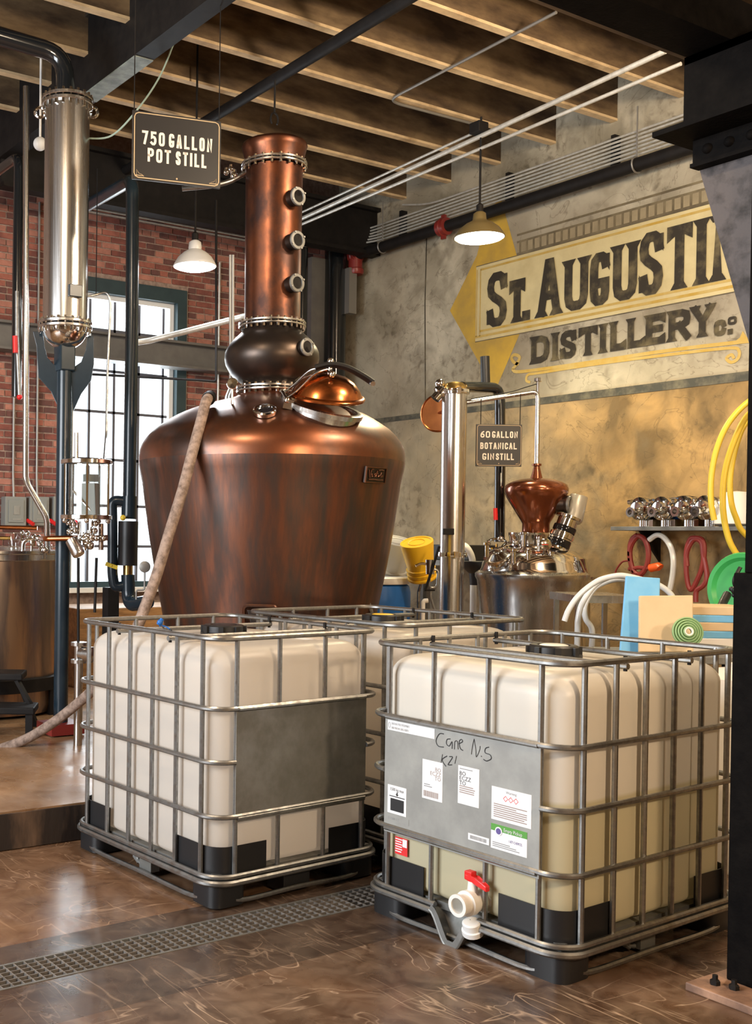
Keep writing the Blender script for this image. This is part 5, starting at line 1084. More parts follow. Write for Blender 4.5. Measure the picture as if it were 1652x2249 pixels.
# gold scrolls under the lettering
def brush(pts, w, name='scroll'):
    mb = MB(); P = smooth_path([Vector((XW - .0045, *wl_(*C2(*p)))) for p in pts], 8); mb.tube(P, w, 4, flat=(1, .05)); mb.build(name, M['mural_line'], mural, smooth=False)
zz = zavg(C2(480, 995), C2(1000, 905))
brush([(430, 955), (405, 945), (392, 920), (410, 905), (435, 920), (415, 960), (400, 985), (460, 992), (800, 945), (1200, 885), (1560, 842), (1650, 832)], .022)
brush([(490, 1050), (470, 1040), (480, 1010), (540, 1000), (900, 945), (1300, 895), (1540, 870), (1585, 885), (1580, 925), (1545, 945), (1520, 925), (1545, 905), (1560, 925)], .018)
mb = MB(); mb.prism([(XW - .0045, *wl_(*C2(*p))) for p in ((1560, 838), (1590, 815), (1605, 780), (1625, 812), (1650, 825), (1650, 835))], (.001, 0, 0)); mb.build('scroll', M['mural_line'], mural, smooth=False)
# old grey band across the wall
zg = 2.985
mb = MB(); mb.prism([(XW - .006, 4.4, zg - .045), (XW - .006, YB - .002, zg - .02), (XW - .006, YB - .002, zg + .03), (XW - .006, 4.4, zg + .035)], (.0055, 0, 0)); gb = struct(mb.build('trim_3', M['wall_band'], smooth=False))
mb = MB(); y1 = wl_(935, 700)[0]; mb.tube([(XW - .002, y1, 4.9), (XW - .002, y1 + .01, 4.2), (XW - .002, y1 - .02, 3.1)], .006, 5); struct(mb.build('trim_4', M['mural_dark'], smooth=False))

# ================================================================== PENDANT LAMPS
def pendant(label, px, py, t, half, top, warm):
    c = at(px, py + 6, t); k = half * t * MPP
    o = thing('pendant_lamp', label, 'lamp', (c.x, c.y, c.z), 0, 'hanging dome lamps')
    mb = MB(); mb.lathe([(k, 0), (k * 1.02, .006), (k * .95, .03), (k * .80, .075), (k * .55, .115), (k * .30, .14), (.055, .155), (.05, .20), (.03, .215), (.012, .22)], c, seg=40, cap=False)
    mb.lathe([(k * .985, .002), (k * .93, .028), (k * .78, .072), (k * .53, .11), (.04, .135)], c, seg=40, cap=False); mb.build('shade', M['shade'] if warm else M['white_paint'], o, angle=60)
    mb = MB(); mb.lathe([(k * .97, .006), (k * .9, -.008), (k * .65, -.022), (k * .3, -.03), (.001, -.032)], c, seg=36, cap=False); mb.build('lit_diffuser', M['lamp_glow' if warm else 'lamp_glow_cool'], o)
    mb = MB(); mb.cyl(c + UP * .2, Vector((c.x, c.y, top)), .009, seg=8); mb.lathe([(.028, .19), (.028, .27), (.012, .285)], c, seg=12); mb.build('stem', M['iron'], o)
    light(o.name + '_bulb', 'SPOT', c - UP * .05, 260 if warm else 90, (1.0, .86, .52) if warm else (.9, .95, 1), .12, c - UP * 2, spot=2.75)
    return o
l1 = pendant('lit hanging lamp in front of the brick wall, left of the still neck', 428, 580, 9.0, 47, ZC - .01, False)
l2 = pendant('lit hanging lamp glowing yellow before the painted wall', 1053, 517, 9.0, 54, 5.12, True)
c = at(1052, 282, 9.0); mb = MB(); mb.box((c.x, c.y, c.z), (.11, .11, .09)); mb.build('ceiling_box', M['iron'], l2, smooth=False, bevel=.006)

# ================================================================== GIN STILL
TG = 8.8; KG = TG * MPP
G0 = at(1168, 1260, TG); G0 = Vector((G0.x, G0.y, 0))
gp = lambda pts: [(w * KG, at(1168, y, TG).z) for w, y in pts]
gin = thing('gin_still', 'small gin still with polished steel pot and copper onion head, right of the big still', 'still', (G0.x, G0.y, .2))
mb = MB(); mb.lathe(gp([(88, 1520), (100, 1400), (110, 1320), (116, 1275), (120, 1268), (120, 1260), (112, 1254), (104, 1254)]), G0, seg=64, cap=False); gb_ = mb.build('pot', M['steel'], gin, angle=50)
mb = MB(); mb.lathe(gp([(112, 1254), (108, 1248), (104, 1236), (94, 1220), (76, 1208), (54, 1202), (48, 1198), (48, 1180), (50, 1176), (50, 1170), (30, 1168)]), G0, seg=56, cap=False); gd = mb.build('dome', M['chrome'], gin, angle=50)
for k in range(18):
    a = 2 * PI * k / 18; mb = MB(); q = G0 + Vector((math.cos(a), math.sin(a), 0)) * (111 * KG) + UP * at(1168, 1262, TG).z; mb.lathe([(.014, -.02), (.014, .02), (.008, .03), (.001, .032)], q, seg=8); mb.build('rim_clamp', M['chrome'], gb_)
G1 = at(1178, 1100, TG); G1 = Vector((G1.x, G1.y, 0))
g1 = lambda pts: [(w * KG, at(1178, y, TG).z) for w, y in pts]
mb = MB(); mb.lathe(g1([(29, 1175), (29, 1150), (32, 1144), (42, 1128), (63, 1092), (67, 1081), (67.5, 1074), (64, 1065), (52, 1058), (36, 1053), (20, 1051), (13, 1050)]), G1, seg=56, cap=False); oh = mb.build('onion_head', M['copper_gloss'], gin, angle=60); oh['label'] = 'lacquered copper onion head'
mb = MB(); mb.lathe(g1([(13, 1051), (10, 1040), (6.5, 1024)]), G1, seg=24, cap=False); mb.lathe(g1([(8, 1024), (10, 1023), (10, 1019), (7, 1018)]), G1, seg=20); mb.build('neck_cone', M['copper_gloss'], gin)
zr = at(1178, 860, TG).z
mb = MB(); mb.tube(bend_path([G1 + UP * at(1178, 1020, TG).z, G1 + UP * zr, at(1100, 872, TG + .02), at(1024, 884, TG + .05)], .05), 5.2 * KG, 14); mb.build('lyne_arm', M['steel'], gin)
mb = MB(); q = G1 + UP * (zr + .02); mb.cyl(q - UP * .05, q + UP * .06, .014, seg=10); mb.lathe([(.02, .055), (.03, .06), (.03, .085), (.02, .09), (0, .09)], q, seg=16); mb.build('vent_cap', M['chrome'], gin)
mb = MB(); mb.tube(smooth_path([at(1180, 843, TG), at(1150, 852, TG), at(1120, 861, TG), at(1035, 876, TG)], 5), .004, 6); mb.build('thin_line', M['iron'], gin)
# sight port on the onion and the slanted viewing tube with grey motor
d = (RIGHT * .80 + TOCAM * .60).normalized(); q = G1 + d * (50 * KG) + UP * at(1178, 1108, TG).z; porthole(q, d * 1.0 - UP * .02, .058, oh, .09)
ax_ = (RIGHT * .35 + UP * .94).normalized()
q = at(1222, 1208, TG - .12); mb = MB(); mb.lathe([(.10, 0), (.085, .02), (.085, .10), (.095, .105), (.095, .14), (.078, .145), (.078, .26), (.10, .265), (.10, .285), (.06, .29)], q, ax_, 28, cap=False); sc = mb.build('stirrer_tube', M['chrome'], gin)
for h0, h1 in ((.03, .09), (.155, .20)):
    mb = MB(); mb.lathe([(.087, h0), (.089, h0 + .01), (.089, h1 - .01), (.087, h1)], q, ax_, 24, cap=False); mb.build('dark_window', M['porthole'], sc)
q2 = at(1257, 1143, TG - .12); ax2 = (RIGHT * .26 + UP * .97).normalized()
mb = MB(); mb.lathe([(.06, -.02), (.076, 0), (.078, .02), (.068, .20), (.064, .205), (0, .207)], q2, ax2, 28); mb.build('stirrer_motor', mat('grey_motor_enamel', sr_(170, 164, 150), rough=.35, metal=.3), sc)['label'] = 'grey stirrer motor'
q = at(1196, 1196, TG - .32); mb = MB(); mb.lathe([(.045, -.02), (.05, -.015), (.05, .012), (.044, .016)], q, TOCAM, 28); mb.cyl(q - UP * .05, q - UP * .13, .01, seg=8); ga = mb.build('dial_gauge', M['chrome'], gin)
mb = MB(); mb.lathe([(.044, .013), (0, .014)], q, TOCAM, 28, cap=False); mb.build('dial_face', M['paper'], ga)
mb = MB(); mb.box(q + TOCAM * .016, (.05, .002, .006), (RIGHT, TOCAM, UP)); mb.build('dial_pointer', M['red_ink'], ga)
# small manway and clamps on the left of the dome
q = at(1096, 1222, TG - .15); a = (RIGHT * -.45 + TOCAM * .35 + UP * .82).normalized()
mb = MB(); mb.lathe([(.10, -.14), (.10, 0), (.118, .005), (.118, .02), (.10, .024), (.06, .05), (.02, .06), (0, .06)], q, a, 32, cap=False); mw = mb.build('small_manway', M['chrome'], gin)
for dx, dz in ((-.02, .10), (.10, .07)):
    c_ = q + RIGHT * dx + UP * dz; mb = MB(); mb.ring(c_, (RIGHT * -.2 + TOCAM * .5 + UP * .85), .075, .010, 24, 6); mb.cyl(c_, c_ - UP * .08, .011, seg=8); mb.ball(c_ + RIGHT * .03 + UP * .04, .022); mb.build('clamp_wheel', M['chrome'], mw)
for (x, y, r) in ((1070, 1198, .02), (1150, 1175, .02), (1128, 1212, .024), (1160, 1215, .022), (1210, 1218, .02), (1185, 1185, .018)):
    q = at(x, y, TG - .32); mb = MB(); mb.cyl(q - UP * .09, q, r * .8, seg=10); mb.lathe([(r, 0), (r * 1.35, .006), (r * 1.35, .022), (r * .6, .03), (.001, .03)], q, seg=14); mb.build('dome_fitting', M['chrome'], gd)
for (x, w) in ((1232, 50),):   # steel shoulder vessel just behind the pot
    q = at(x, 1262, TG + .65); mb = MB(); k = TG + .65
    mb.lathe([(62 * k * MPP, .2), (62 * k * MPP, q.z - .04), (74 * k * MPP, q.z - .035), (74 * k * MPP, q.z - .01), (60 * k * MPP, q.z), (52 * k * MPP, q.z + .14), (30 * k * MPP, q.z + .2), (.001, q.z + .22)], Vector((q.x, q.y, 0)), seg=48)
    tag(mb.build('steel_kettle', M['chrome']), 'polished steel kettle with lip half hidden behind the gin still pot', 'kettle')
for k in range(3):
    a = k * 2 * PI / 3 + .4; mb = MB(); q = G0 + Vector((math.cos(a), math.sin(a), 0)) * .3; mb.cyl(q + UP * .2, q + UP * .6, .03, seg=12); mb.build('leg', M['steel'], gin)
# stainless gin column
C0 = at(995, 1100, 8.8); C0 = Vector((C0.x, C0.y, 0)); zc = lambda y: at(995, y, 8.8).z
gc = thing('gin_column', 'slim brushed steel column standing between big still and gin still', 'column', (C0.x, C0.y, .2))
r = 26.5 * KG
mb = MB(); mb.lathe([(r * .97, .2), (r * .97, zc(1222))], C0, seg=40, cap=False); mb.build('shell', M['steel'], gc)
mb = MB(); mb.lathe([(r, zc(1214)), (r * 1.02, zc(866))], C0, seg=40, cap=False); us = mb.build('shell', M['steel'], gc)
for y in (1218, 862):
    mb = MB(); mb.lathe([(r, -.02), (r * 1.2, -.018), (r * 1.22, 0), (r * 1.2, .018), (r, .02)], C0 + UP * zc(y), seg=40); mb.box(C0 + UP * zc(y) + TOCAM * r * 1.2, (.03, .05, .05), (RIGHT, TOCAM, UP)); mb.build('band_clamp', M['chrome'], gc)
mb = MB(); mb.lathe([(r, zc(862)), (r * .98, zc(852)), (r * .7, zc(842)), (.001, zc(838))], C0, seg=32, cap=False); mb.build('column_cap', M['brass'], gc)['label'] = 'brass coloured cap'
q = C0 - RIGHT * r * .9 + UP * zc(868); mb = MB(); mb.lathe([(.05, 0), (.06, .01), (.06, .05), (.04, .06), (.04, .11), (0, .11)], q + UP * .05, (-RIGHT * .5 - UP * .6), 20); mb.ball(q + UP * .09 - RIGHT * .03, .04); mb.build('relief_fitting', M['chrome'], gc)
mb = MB(); mb.box(C0 + (TOCAM * .9 - RIGHT * .55).normalized() * (r + .012) + UP * zc(1168), (.085, .03, .05), (RIGHT, TOCAM, UP)); mb.build('clamp_block', M['iron'], us, smooth=False, bevel=.004)
pipe('insulated_pipe', 'fat black bent pipe behind the gin column top, running down the wall', [C0 + UP * zc(850) + RIGHT * .06, at(1040, 850, 8.95), at(1098, 852, 9.1), at(1099, 1000, 9.1), at(1097, 1190, 9.1)], 11.5 * 9.05 * MPP, M['black_gloss'], .10)
pipe('insulated_pipe', 'short capped black pipe stub rising below the gold diamond', [at(1067, 846, 9.1), at(1065, 783, 9.1)], 10 * 9 * MPP, M['black'], 0)
q = at(964, 907, 9.3); mb = MB(); mb.lathe([(.155, -.02), (.165, -.015), (.165, .015), (.155, .02), (.15, .012), (0, .014)], q, (TOCAM * .75 - RIGHT * .66), 40); mb.cyl(q, C0 + UP * q.z, .012, seg=8); mb.build('copper_disc', M['copper_new'], gc)['label'] = 'round copper disc behind the column top'
mb = MB(); q = at(1090, 1128, 8.95); mb.tube([at(1092, 1060, 8.93), at(1090, 1128, 8.95), at(1097, 1180, 8.95)], .007, 6); lr = mb.build('rod', M['iron'])
tag(lr, 'dark rod with red grip on the black pipe under the small sign', 'rod'); mb = MB(); mb.tube([at(1088, 1116, 8.93), at(1089, 1142, 8.93)], .018, 8); mb.build('grip', M['red'], lr)['label'] = 'red grip'
# sampling spout, white plumbing and black funnel beside the gin column
sp2 = thing('sampling_stand', 'small steel sampling cup and spout frame at the left of the gin column', 'stand', tuple(at(948, 1280, 7.95)))
mb = MB(); q = at(945, 1243, 7.95); mb.lathe([(.03, -.06), (.034, .045), (.03, .045), (.026, -.05)], q, seg=18, cap=False); mb.build('cup', M['steel'], sp2)
mb = MB(); mb.tube(smooth_path([at(913, 1243, 7.95), at(925, 1238, 7.95), at(938, 1239, 7.95)], 4), .010, 8); mb.build('spout', M['chrome'], sp2)
mb = MB(); mb.tube(bend_path([at(944, 1258, 7.95), at(943, 1292, 7.95), at(960, 1290, 7.95), at(963, 1252, 7.95), at(948, 1250, 7.95)], .03), .008, 8); mb.tube([at(946, 1290, 7.95), at(946, 1312, 7.95), at(955, 1340, 7.95), Vector((at(955, 1340, 7.95).x, at(955, 1340, 7.95).y, .2))], .009, 8); mb.build('frame', M['galv'], sp2)
mb = MB(); mb.tube([at(965, 1200, 7.9), at(948, 1255, 7.9), at(934, 1296, 7.9)], .010, 8); mb.tube([at(932, 1296, 7.9), at(955, 1296, 7.9)], .008, 8); mb.build('lever', M['iron'], sp2)
pw = tag(MB().tube(bend_path([Vector((at(930, 1365, 8.4).x, at(930, 1365, 8.4).y, .2)), at(929, 1320, 8.4), at(940, 1319, 8.4)], .03), .018, 10).build('waste_pipe', M['white']), 'white plastic waste pipe elbow just left of the gin column foot', 'pipe')
pw2 = tag(MB().tube(bend_path([Vector((at(1040, 1345, 9.5).x, at(1040, 1345, 9.5).y, .2)), at(1040, 1288, 9.5), at(1038, 1222, 9.5), at(1022, 1196, 9.5), at(1005, 1200, 9.6)], .06), .028, 10).build('waste_pipe', M['white']), 'white plastic pipe behind the black funnel between the two small stills', 'pipe')
mb = MB(); q = at(1047, 1285, 9.3); mb.lathe([(.055, 0), (.065, .10), (.13, .16), (.14, .20), (.12, .20), (.05, .1)], q, seg=24); tag(mb.build('drain_funnel', M['black']), 'black funnel drain between the gin column and the polished pot', 'funnel')
mb = MB(); mb.box((8.0, 7.7, 1.52), (.4, .6, .15)); tag(mb.build('equipment_case', M['black'], smooth=False, bevel=.01), 'black equipment case behind the gap between the two small stills', 'case')
mb = MB(); q0 = at(905, 1228, 9.9); q1 = at(1120, 1190, 9.6); mb.box((8.1, 7.9, 1.42), (.7, 1.5, .05)); 
for s in (-1, 1):
    for e in (-1, 1): mb.box((8.1 + .3 * s, 7.9 + .7 * e, .8), (.05, .05, 1.2))
tag(mb.build('wall_bench', M['plate'], smooth=False), 'narrow grey bench along the wall behind the gin still', 'bench')

# ================================================================== DRUM AND PAILS
q = at(832, 1335, 8.6); zt = at(866, 1277, 8.6).z; rd = .29; D0 = at(900, 1300, 8.6) - RIGHT * rd; D0 = Vector((D0.x, D0.y, 0))
dz = zt - .90
mb = MB(); mb.span((D0.x - .55, D0.y - .45, .2), (D0.x + .34, D0.y + .4, dz)); tag(mb.build('drum_pallet', M['wood'], smooth=False), 'timber platform under the blue drum', 'pallet')
dr = thing('blue_drum', 'blue plastic drum with white lid half behind the big still', 'drum', (D0.x, D0.y, dz))
mb = MB(); mb.lathe([(rd * .94, 0), (rd, .02), (rd, .28), (rd * .98, .3), (rd, .32), (rd, .58), (rd * .98, .60), (rd, .62), (rd, .82), (rd * .96, .87), (rd * .9, .88)], D0 + UP * dz, seg=48); mb.build('shell', M['blue'], dr)
mb = MB(); mb.lathe([(rd * .98, .885), (rd * 1.0, .90), (rd * 1.0, .93), (rd * .96, .94), (0, .94)], D0 + UP * dz, seg=40); mb.build('lid', M['white'], dr)['label'] = 'white lid'
def pail(label, m, a, b, t, r0, r1, ribs, closed=True):
    """a = middle of the round bottom, b = middle of the mouth, as pixels"""
    A_, B_ = at(*a, t), at(*b, t); ax = (A_ - B_); L = ax.length; ax = (ax.normalized() + TOCAM * .32).normalized()
    o = thing('upturned_pail', label, 'pail', tuple(B_))
    pr = [(r1 * 1.0, 0)]
    for k in range(ribs): h = .012 + .035 * k; pr += [(r1 * 1.10, h), (r1 * 1.10, h + .012), (r1 * 1.0, h + .016)]
    pr += [(r1 * 1.02, L * .4), (r0, L - .008), (r0 * .985, L), (r0 * .86, L), (r0 * .84, L - .006), (0, L - .006)]
    mb = MB(); mb.lathe(pr, B_, ax, 40, cap=False); bd = mb.build('body', m, o)
    mb = MB(); mb.ring(B_ + ax * (L - .004), ax, r0 * .5, .004, 24, 5); mb.build('base_ring', m, bd)
    return o
p1 = pail('grey upturned pail leaning on the blue drum lid, left of the yellow pail', M['grey_pail'], (868, 1184), (858, 1256), 8.75, .15, .115, 1)
p2 = pail('yellow upturned pail tilted on a peg right of the grey pail', M['yellow'], (908, 1186), (928, 1272), 8.35, .125, .10, 3)
mb = MB(); b_ = at(928, 1272, 8.35); tpt = at(912, 1205, 8.35) - TOCAM * .03; inside_ = abs(b_.x + .06 - D0.x) < .58 and abs(b_.y + .1 - D0.y) < .5
mb.tube([Vector((b_.x + .06, b_.y + .1, dz + .002 if inside_ else .2)), Vector((b_.x + .06, b_.y + .1, b_.z - .1)), b_, tpt], .012, 8)
tag(mb.build('drying_peg', M['galv']), 'thin metal peg stand holding up the yellow pail', 'stand')

# ================================================================== STEEL VAT AT LEFT
TV = 9.0; KV = TV * MPP; V0 = at(-34, 1300, TV); V0 = Vector((V0.x, V0.y, 0)); zv = lambda y: at(20, y, TV).z; RV = 163 * KV
vat = thing('mash_vat', 'large bronze coloured steel vat at the left edge with polished fittings on its lid', 'vat', (V0.x, V0.y, .2))
mb = MB(); mb.lathe([(RV * .97, zv(1552)), (RV, zv(1535)), (RV, zv(1228))], V0, seg=72, cap=False); mb.build('shell', M['bronze_tint'], vat, angle=60)
mb = MB(); mb.lathe([(RV, zv(1230)), (RV * 1.015, zv(1228)), (RV * 1.015, zv(1216)), (RV * 1.03, zv(1214)), (RV * 1.03, zv(1208)), (RV * .9, zv(1206)), (0, zv(1200))], V0, seg=72, cap=False); mb.build('lid', M['steel'], vat, angle=50)
mb = MB(); mb.lathe([(RV * 1.0, zv(1505)), (RV * 1.07, zv(1503)), (RV * 1.07, zv(1476)), (RV * 1.0, zv(1474))], V0, seg=56, cap=False); mb.build('support_ring', M['iron'], vat)
for k in range(6):
    a = k * PI / 3 + .15; q = V0 + Vector((math.cos(a), math.sin(a), 0)) * RV * 1.03
    mb = MB(); mb.box(q + UP * ((zv(1490) + .2) / 2), (.07, .07, zv(1490) - .2)); mb.build('leg', M['iron'], vat, smooth=False)
VL = V0 + UP * zv(1206)
def vp(px, py, t=TV - .35): return at(px, py, t)
mb = MB(); q = vp(30, 1208); mb.lathe([(.05, 0), (.05, .02), (.038, .03), (.045, .07), (.05, .10), (.036, .115), (.03, .14), (0, .145)], q, seg=20); mb.build('glass_bell', M['glass'], vat)
mb = MB(); mb.tube(bend_path([vp(50, 1214), vp(50, 1186), vp(80, 1182)], .06), .020, 12); mb.build('fitting_elbow', M['chrome'], vat)
mb = MB(); mb.tube([vp(-10, 1182), vp(24, 1182)], .016, 10); mb.build('lid_pipe', M['brass'], vat)
for (x, y, r) in ((74, 1180, .026), (84, 1182, .028), (92, 1184, .022), (70, 1192, .02), (60, 1172, .024), (48, 1170, .02), (88, 1196, .026), (99, 1208, .03)):
    q = vp(x, y); mb = MB(); mb.ball(q, r, 12, 8); mb.cyl(q, q - UP * .07, r * .5, seg=8); mb.build('lid_fitting', M['chrome'], vat)
mb = MB(); q = vp(118, 1205); mb.lathe([(.04, 0), (.045, .02), (.04, .06), (.02, .085), (0, .09)], q, seg=18); mb.build('glass_bell', M['glass'], vat)
mb = MB(); q = vp(60, 1160, TV + .4); mb.tube([vp(0, 1158, TV + .3), vp(82, 1160, TV + .3)], .018, 10); mb.build('lid_pipe', M['copper_new'], vat)
pipe('transfer_pipe', 'short copper pipe from the vat to the glass parrot, crossing the post', [at(88, 1183, 8.6), at(100, 1183, 7.66), at(165, 1182, 7.6), at(236, 1181, 7.58)], .02, M['copper_new'], .04)
# step stool
st_ = thing('step_stool', 'black two step stool on the raised floor at the left edge', 'stool', tuple(onZ(40, 1640, .2)))
s0 = onZ(40, 1640, .2)
t8 = 7.85
mb = MB(); a = at(80, 1556, t8); b = at(-60, 1556, t8); mb.box(Vector(((a.x + b.x) / 2, (a.y + b.y) / 2, a.z)) , (.46, .28, .05), (RIGHT, TOCAM, UP)); mb.build('step', M['iron'], st_, smooth=False, bevel=.01)
lz = a.z
cl = Vector(((a.x + b.x) / 2, (a.y + b.y) / 2, 0)); cu_ = cl - TOCAM * .26
uz = at(20, 1482, t8 + .26).z
mb = MB(); mb.box(cu_ + UP * uz - RIGHT * .10, (.42, .28, .05), (RIGHT, TOCAM, UP)); mb.build('step', M['iron'], st_, smooth=False, bevel=.01)
for sx in (-.19, .19):
    mb = MB(); mb.box(cl + RIGHT * sx + TOCAM * .10 + UP * ((lz + .2) / 2), (.05, .05, lz - .2), (RIGHT, TOCAM, UP)); mb.build('leg', M['iron'], st_, smooth=False)
    mb = MB(); mb.tube([cu_ + RIGHT * (sx * .8 - .10) + UP * uz, cu_ + RIGHT * sx - TOCAM * .10 + UP * .2], .025, 4); mb.build('leg', M['iron'], st_, smooth=False)
    mb = MB(); mb.tube([cu_ + RIGHT * (sx * .8 - .10) + TOCAM * .10 + UP * uz, cl + RIGHT * sx - TOCAM * .05 + UP * lz], .022, 4); mb.build('rail', M['iron'], st_, smooth=False)

# ================================================================== GLASS PARROT (spirit safe)
TP = 7.5; KP = TP * MPP; P0 = at(190, 1075, TP); P0 = Vector((P0.x, P0.y, 0)); zp = lambda y: at(190, y, TP).z
ps = thing('spirit_safe', 'glass cylinder spirit safe between chrome plates on a post, right of the vat', 'gauge', (P0.x, P0.y, .2))
for y in (1015, 1136):
    mb = MB(); mb.lathe([(.168, -.016), (.176, -.012), (.176, .012), (.168, .016)], P0 + UP * zp(y), seg=40); mb.build('end_plate', M['chrome'], ps)
mb = MB(); mb.lathe([(.125, zp(1134)), (.125, zp(1018)), (.119, zp(1018)), (.119, zp(1134))], P0, seg=40, cap=False); mb.build('glass_cylinder', M['glass'], ps)
for k in range(5):
    a = k * 2 * PI / 5 + .5; q = P0 + Vector((math.cos(a), math.sin(a), 0)) * .155; mb = MB(); mb.cyl(q + UP * zp(1136), q + UP * zp(1015), .008, seg=8); mb.ball(q + UP * (zp(1136) - .025), .018); mb.build('tie_rod', M['chrome'], ps)
mb = MB(); mb.tube([P0 + RIGHT * .03 + UP * zp(1136), P0 + RIGHT * .02 + UP * zp(1062)], .075, 4); mb.box(P0 + RIGHT * .03 + UP * zp(1050), (.09, .06, .05)); mb.build('vessel', M['grey_box'], ps, smooth=False)
mb = MB(); mb.tube([P0 + RIGHT * -.09 + TOCAM * .05 + UP * zp(1078), P0 + RIGHT * .06 + TOCAM * .05 + UP * zp(1130)], .008, 6); mb.build('hydrometer', M['steel'], ps)
for (x, y0, y1, r, m) in ((168, 1010, 950, .014, 'steel'), (174, 1145, 1215, .014, 'steel'), (222, 1150, 1208, .018, 'bronze_tint'), (196, 1165, 1205, .02, 'chrome')):
    mb = MB(); mb.tube([at(x, y0, TP), at(x, y1, TP)], r, 10); mb.build('tube', M[m], ps)
for (x, y, r) in ((152, 1148, .016), (162, 1152, .022), (166, 1165, .024), (154, 1168, .018), (210, 1150, .022), (208, 1166, .024), (184, 1183, .022), (194, 1188, .03), (202, 1180, .026), (212, 1182, .022), (228, 1182, .022), (198, 1198, .03), (190, 1176, .02)):
    q = at(x, y, TP - .05); mb = MB(); mb.ball(q, r, 12, 8); mb.lathe([(r * .6, -r * 1.3), (r * 1.15, -r * 1.2), (r * 1.15, -r * .8), (r * .6, -r * .7)], q, RIGHT, 12); mb.build('valve_fitting', M['chrome'], ps)
mb = MB(); mb.lathe([(.04, 0), (.045, .01), (.045, .12), (.03, .13)], at(174, 1219, TP - .1), (-RIGHT * .45 + UP * .8 - TOCAM * .3), 20); mb.build('slanted_spout', M['steel'], ps)
for (x, yb) in ((172, 1412), (212, 1345)):
    mb = MB(); mb.tube([at(x, 1225, TP), at(x - (4 if x > 200 else 0), yb, TP)], .010, 8); mb.build('support_rod', M['iron'], ps)
mb = MB(); q = at(173, 1440, TP); mb.tube([at(173, 1412, TP), at(173, 1465, TP), Vector((q.x, q.y, .2))], .03, 12)
for y in (1414, 1452): mb.lathe([(.03, -.015), (.055, -.012), (.055, .012), (.03, .015)], at(173, y, TP), seg=20)
mb.lathe([(.05, 0), (.055, .1), (.04, .11), (0, .11)], at(178, 1436, TP), (RIGHT * .8 + TOCAM * .5), 18); mb.build('pump_body', M['steel'], ps)
# ================================================================== ELECTRIC BOXES
for i, (x0, x1, lb) in enumerate(((12, 58, 'leftmost grey switch box on the brick wall, fully in view'), (66, 108, 'middle grey switch box, half behind the kinked steel pipe'), (118, 160, 'rightmost grey switch box, mostly behind the dark post'))):
    a, b = onY(x0, 1090, YB - .12), onY(x1, 1155, YB - .12)
    o = thing('switch_box', lb, 'switch', ((a.x + b.x) / 2, YB - .06, (a.z + b.z) / 2), 0, 'switch boxes on the brick wall')
    w, h = b.x - a.x, a.z - b.z; cx, cz = (a.x + b.x) / 2, (a.z + b.z) / 2
    mb = MB(); mb.span((a.x, YB - .12, b.z), (b.x, YB, a.z)); mb.build('case', M['grey_box'], o, smooth=False, bevel=.008)
    mb = MB(); mb.box((cx, YB - .126, cz), (w * .72, .014, h * .78)); cv = mb.build('cover', M['grey_box'], o, smooth=False, bevel=.005)
    mb = MB(); mb.box((cx, YB - .135, cz + .01), (w * .28, .006, h * .30)); mb.box((cx, YB - .135, cz - h * .28), (w * .4, .006, .012)); mb.build('rating_plate', M['plate_pale'], cv, smooth=False)
    mb = MB(); mb.tube([(b.x + .02, YB - .09, cz - h * .30), (b.x + .055, YB - .17, cz - h * .45)], .020, 8); mb.build('switch_handle', M['red'], o)['label'] = 'red switch handle'
    pipe('feed_conduit', ('left', 'middle', 'right')[i] + ' one of three thin conduits rising from the switch boxes', [(cx, YB - .06, a.z), (cx, YB - .04, a.z + .2), (cx, YB - .035, 5.0)], .012, M['conduit_dull'], .05, 'conduit', 8)
# stanchion and low wooden bench seen under the window
mb = MB(); mb.span((4.6, 9.2, .2), (6.4, 9.9, .95)); tag(mb.build('timber_crate', M['wood'], smooth=False, bevel=.01), 'tan timber crate under the window, seen between vat and totes', 'crate')
mb = MB(); q = at(243, 1340, 8.9); mb.span((q.x - .05, q.y - .05, .2), (q.x + .05, q.y + .05, at(243, 1290, 8.9).z)); tag(mb.build('short_post', M['iron'], smooth=False), 'short dark square post under the black pipe loop', 'post')
mb = MB(); q = at(318, 1245, 8.0); mb.lathe([(.04, -.015), (.042, -.012), (.042, .012), (.036, .016), (0, .016)], q, TOCAM, 24); mb.tube(bend_path([q - UP * .04, q - UP * .17, q - UP * .17 - RIGHT * .06, q - UP * .24 - RIGHT * .06], .02), .007, 8)
tag(mb.build('steam_gauge', M['conduit_dull']), 'round gauge on a bent stem left of the big still foot', 'gauge')
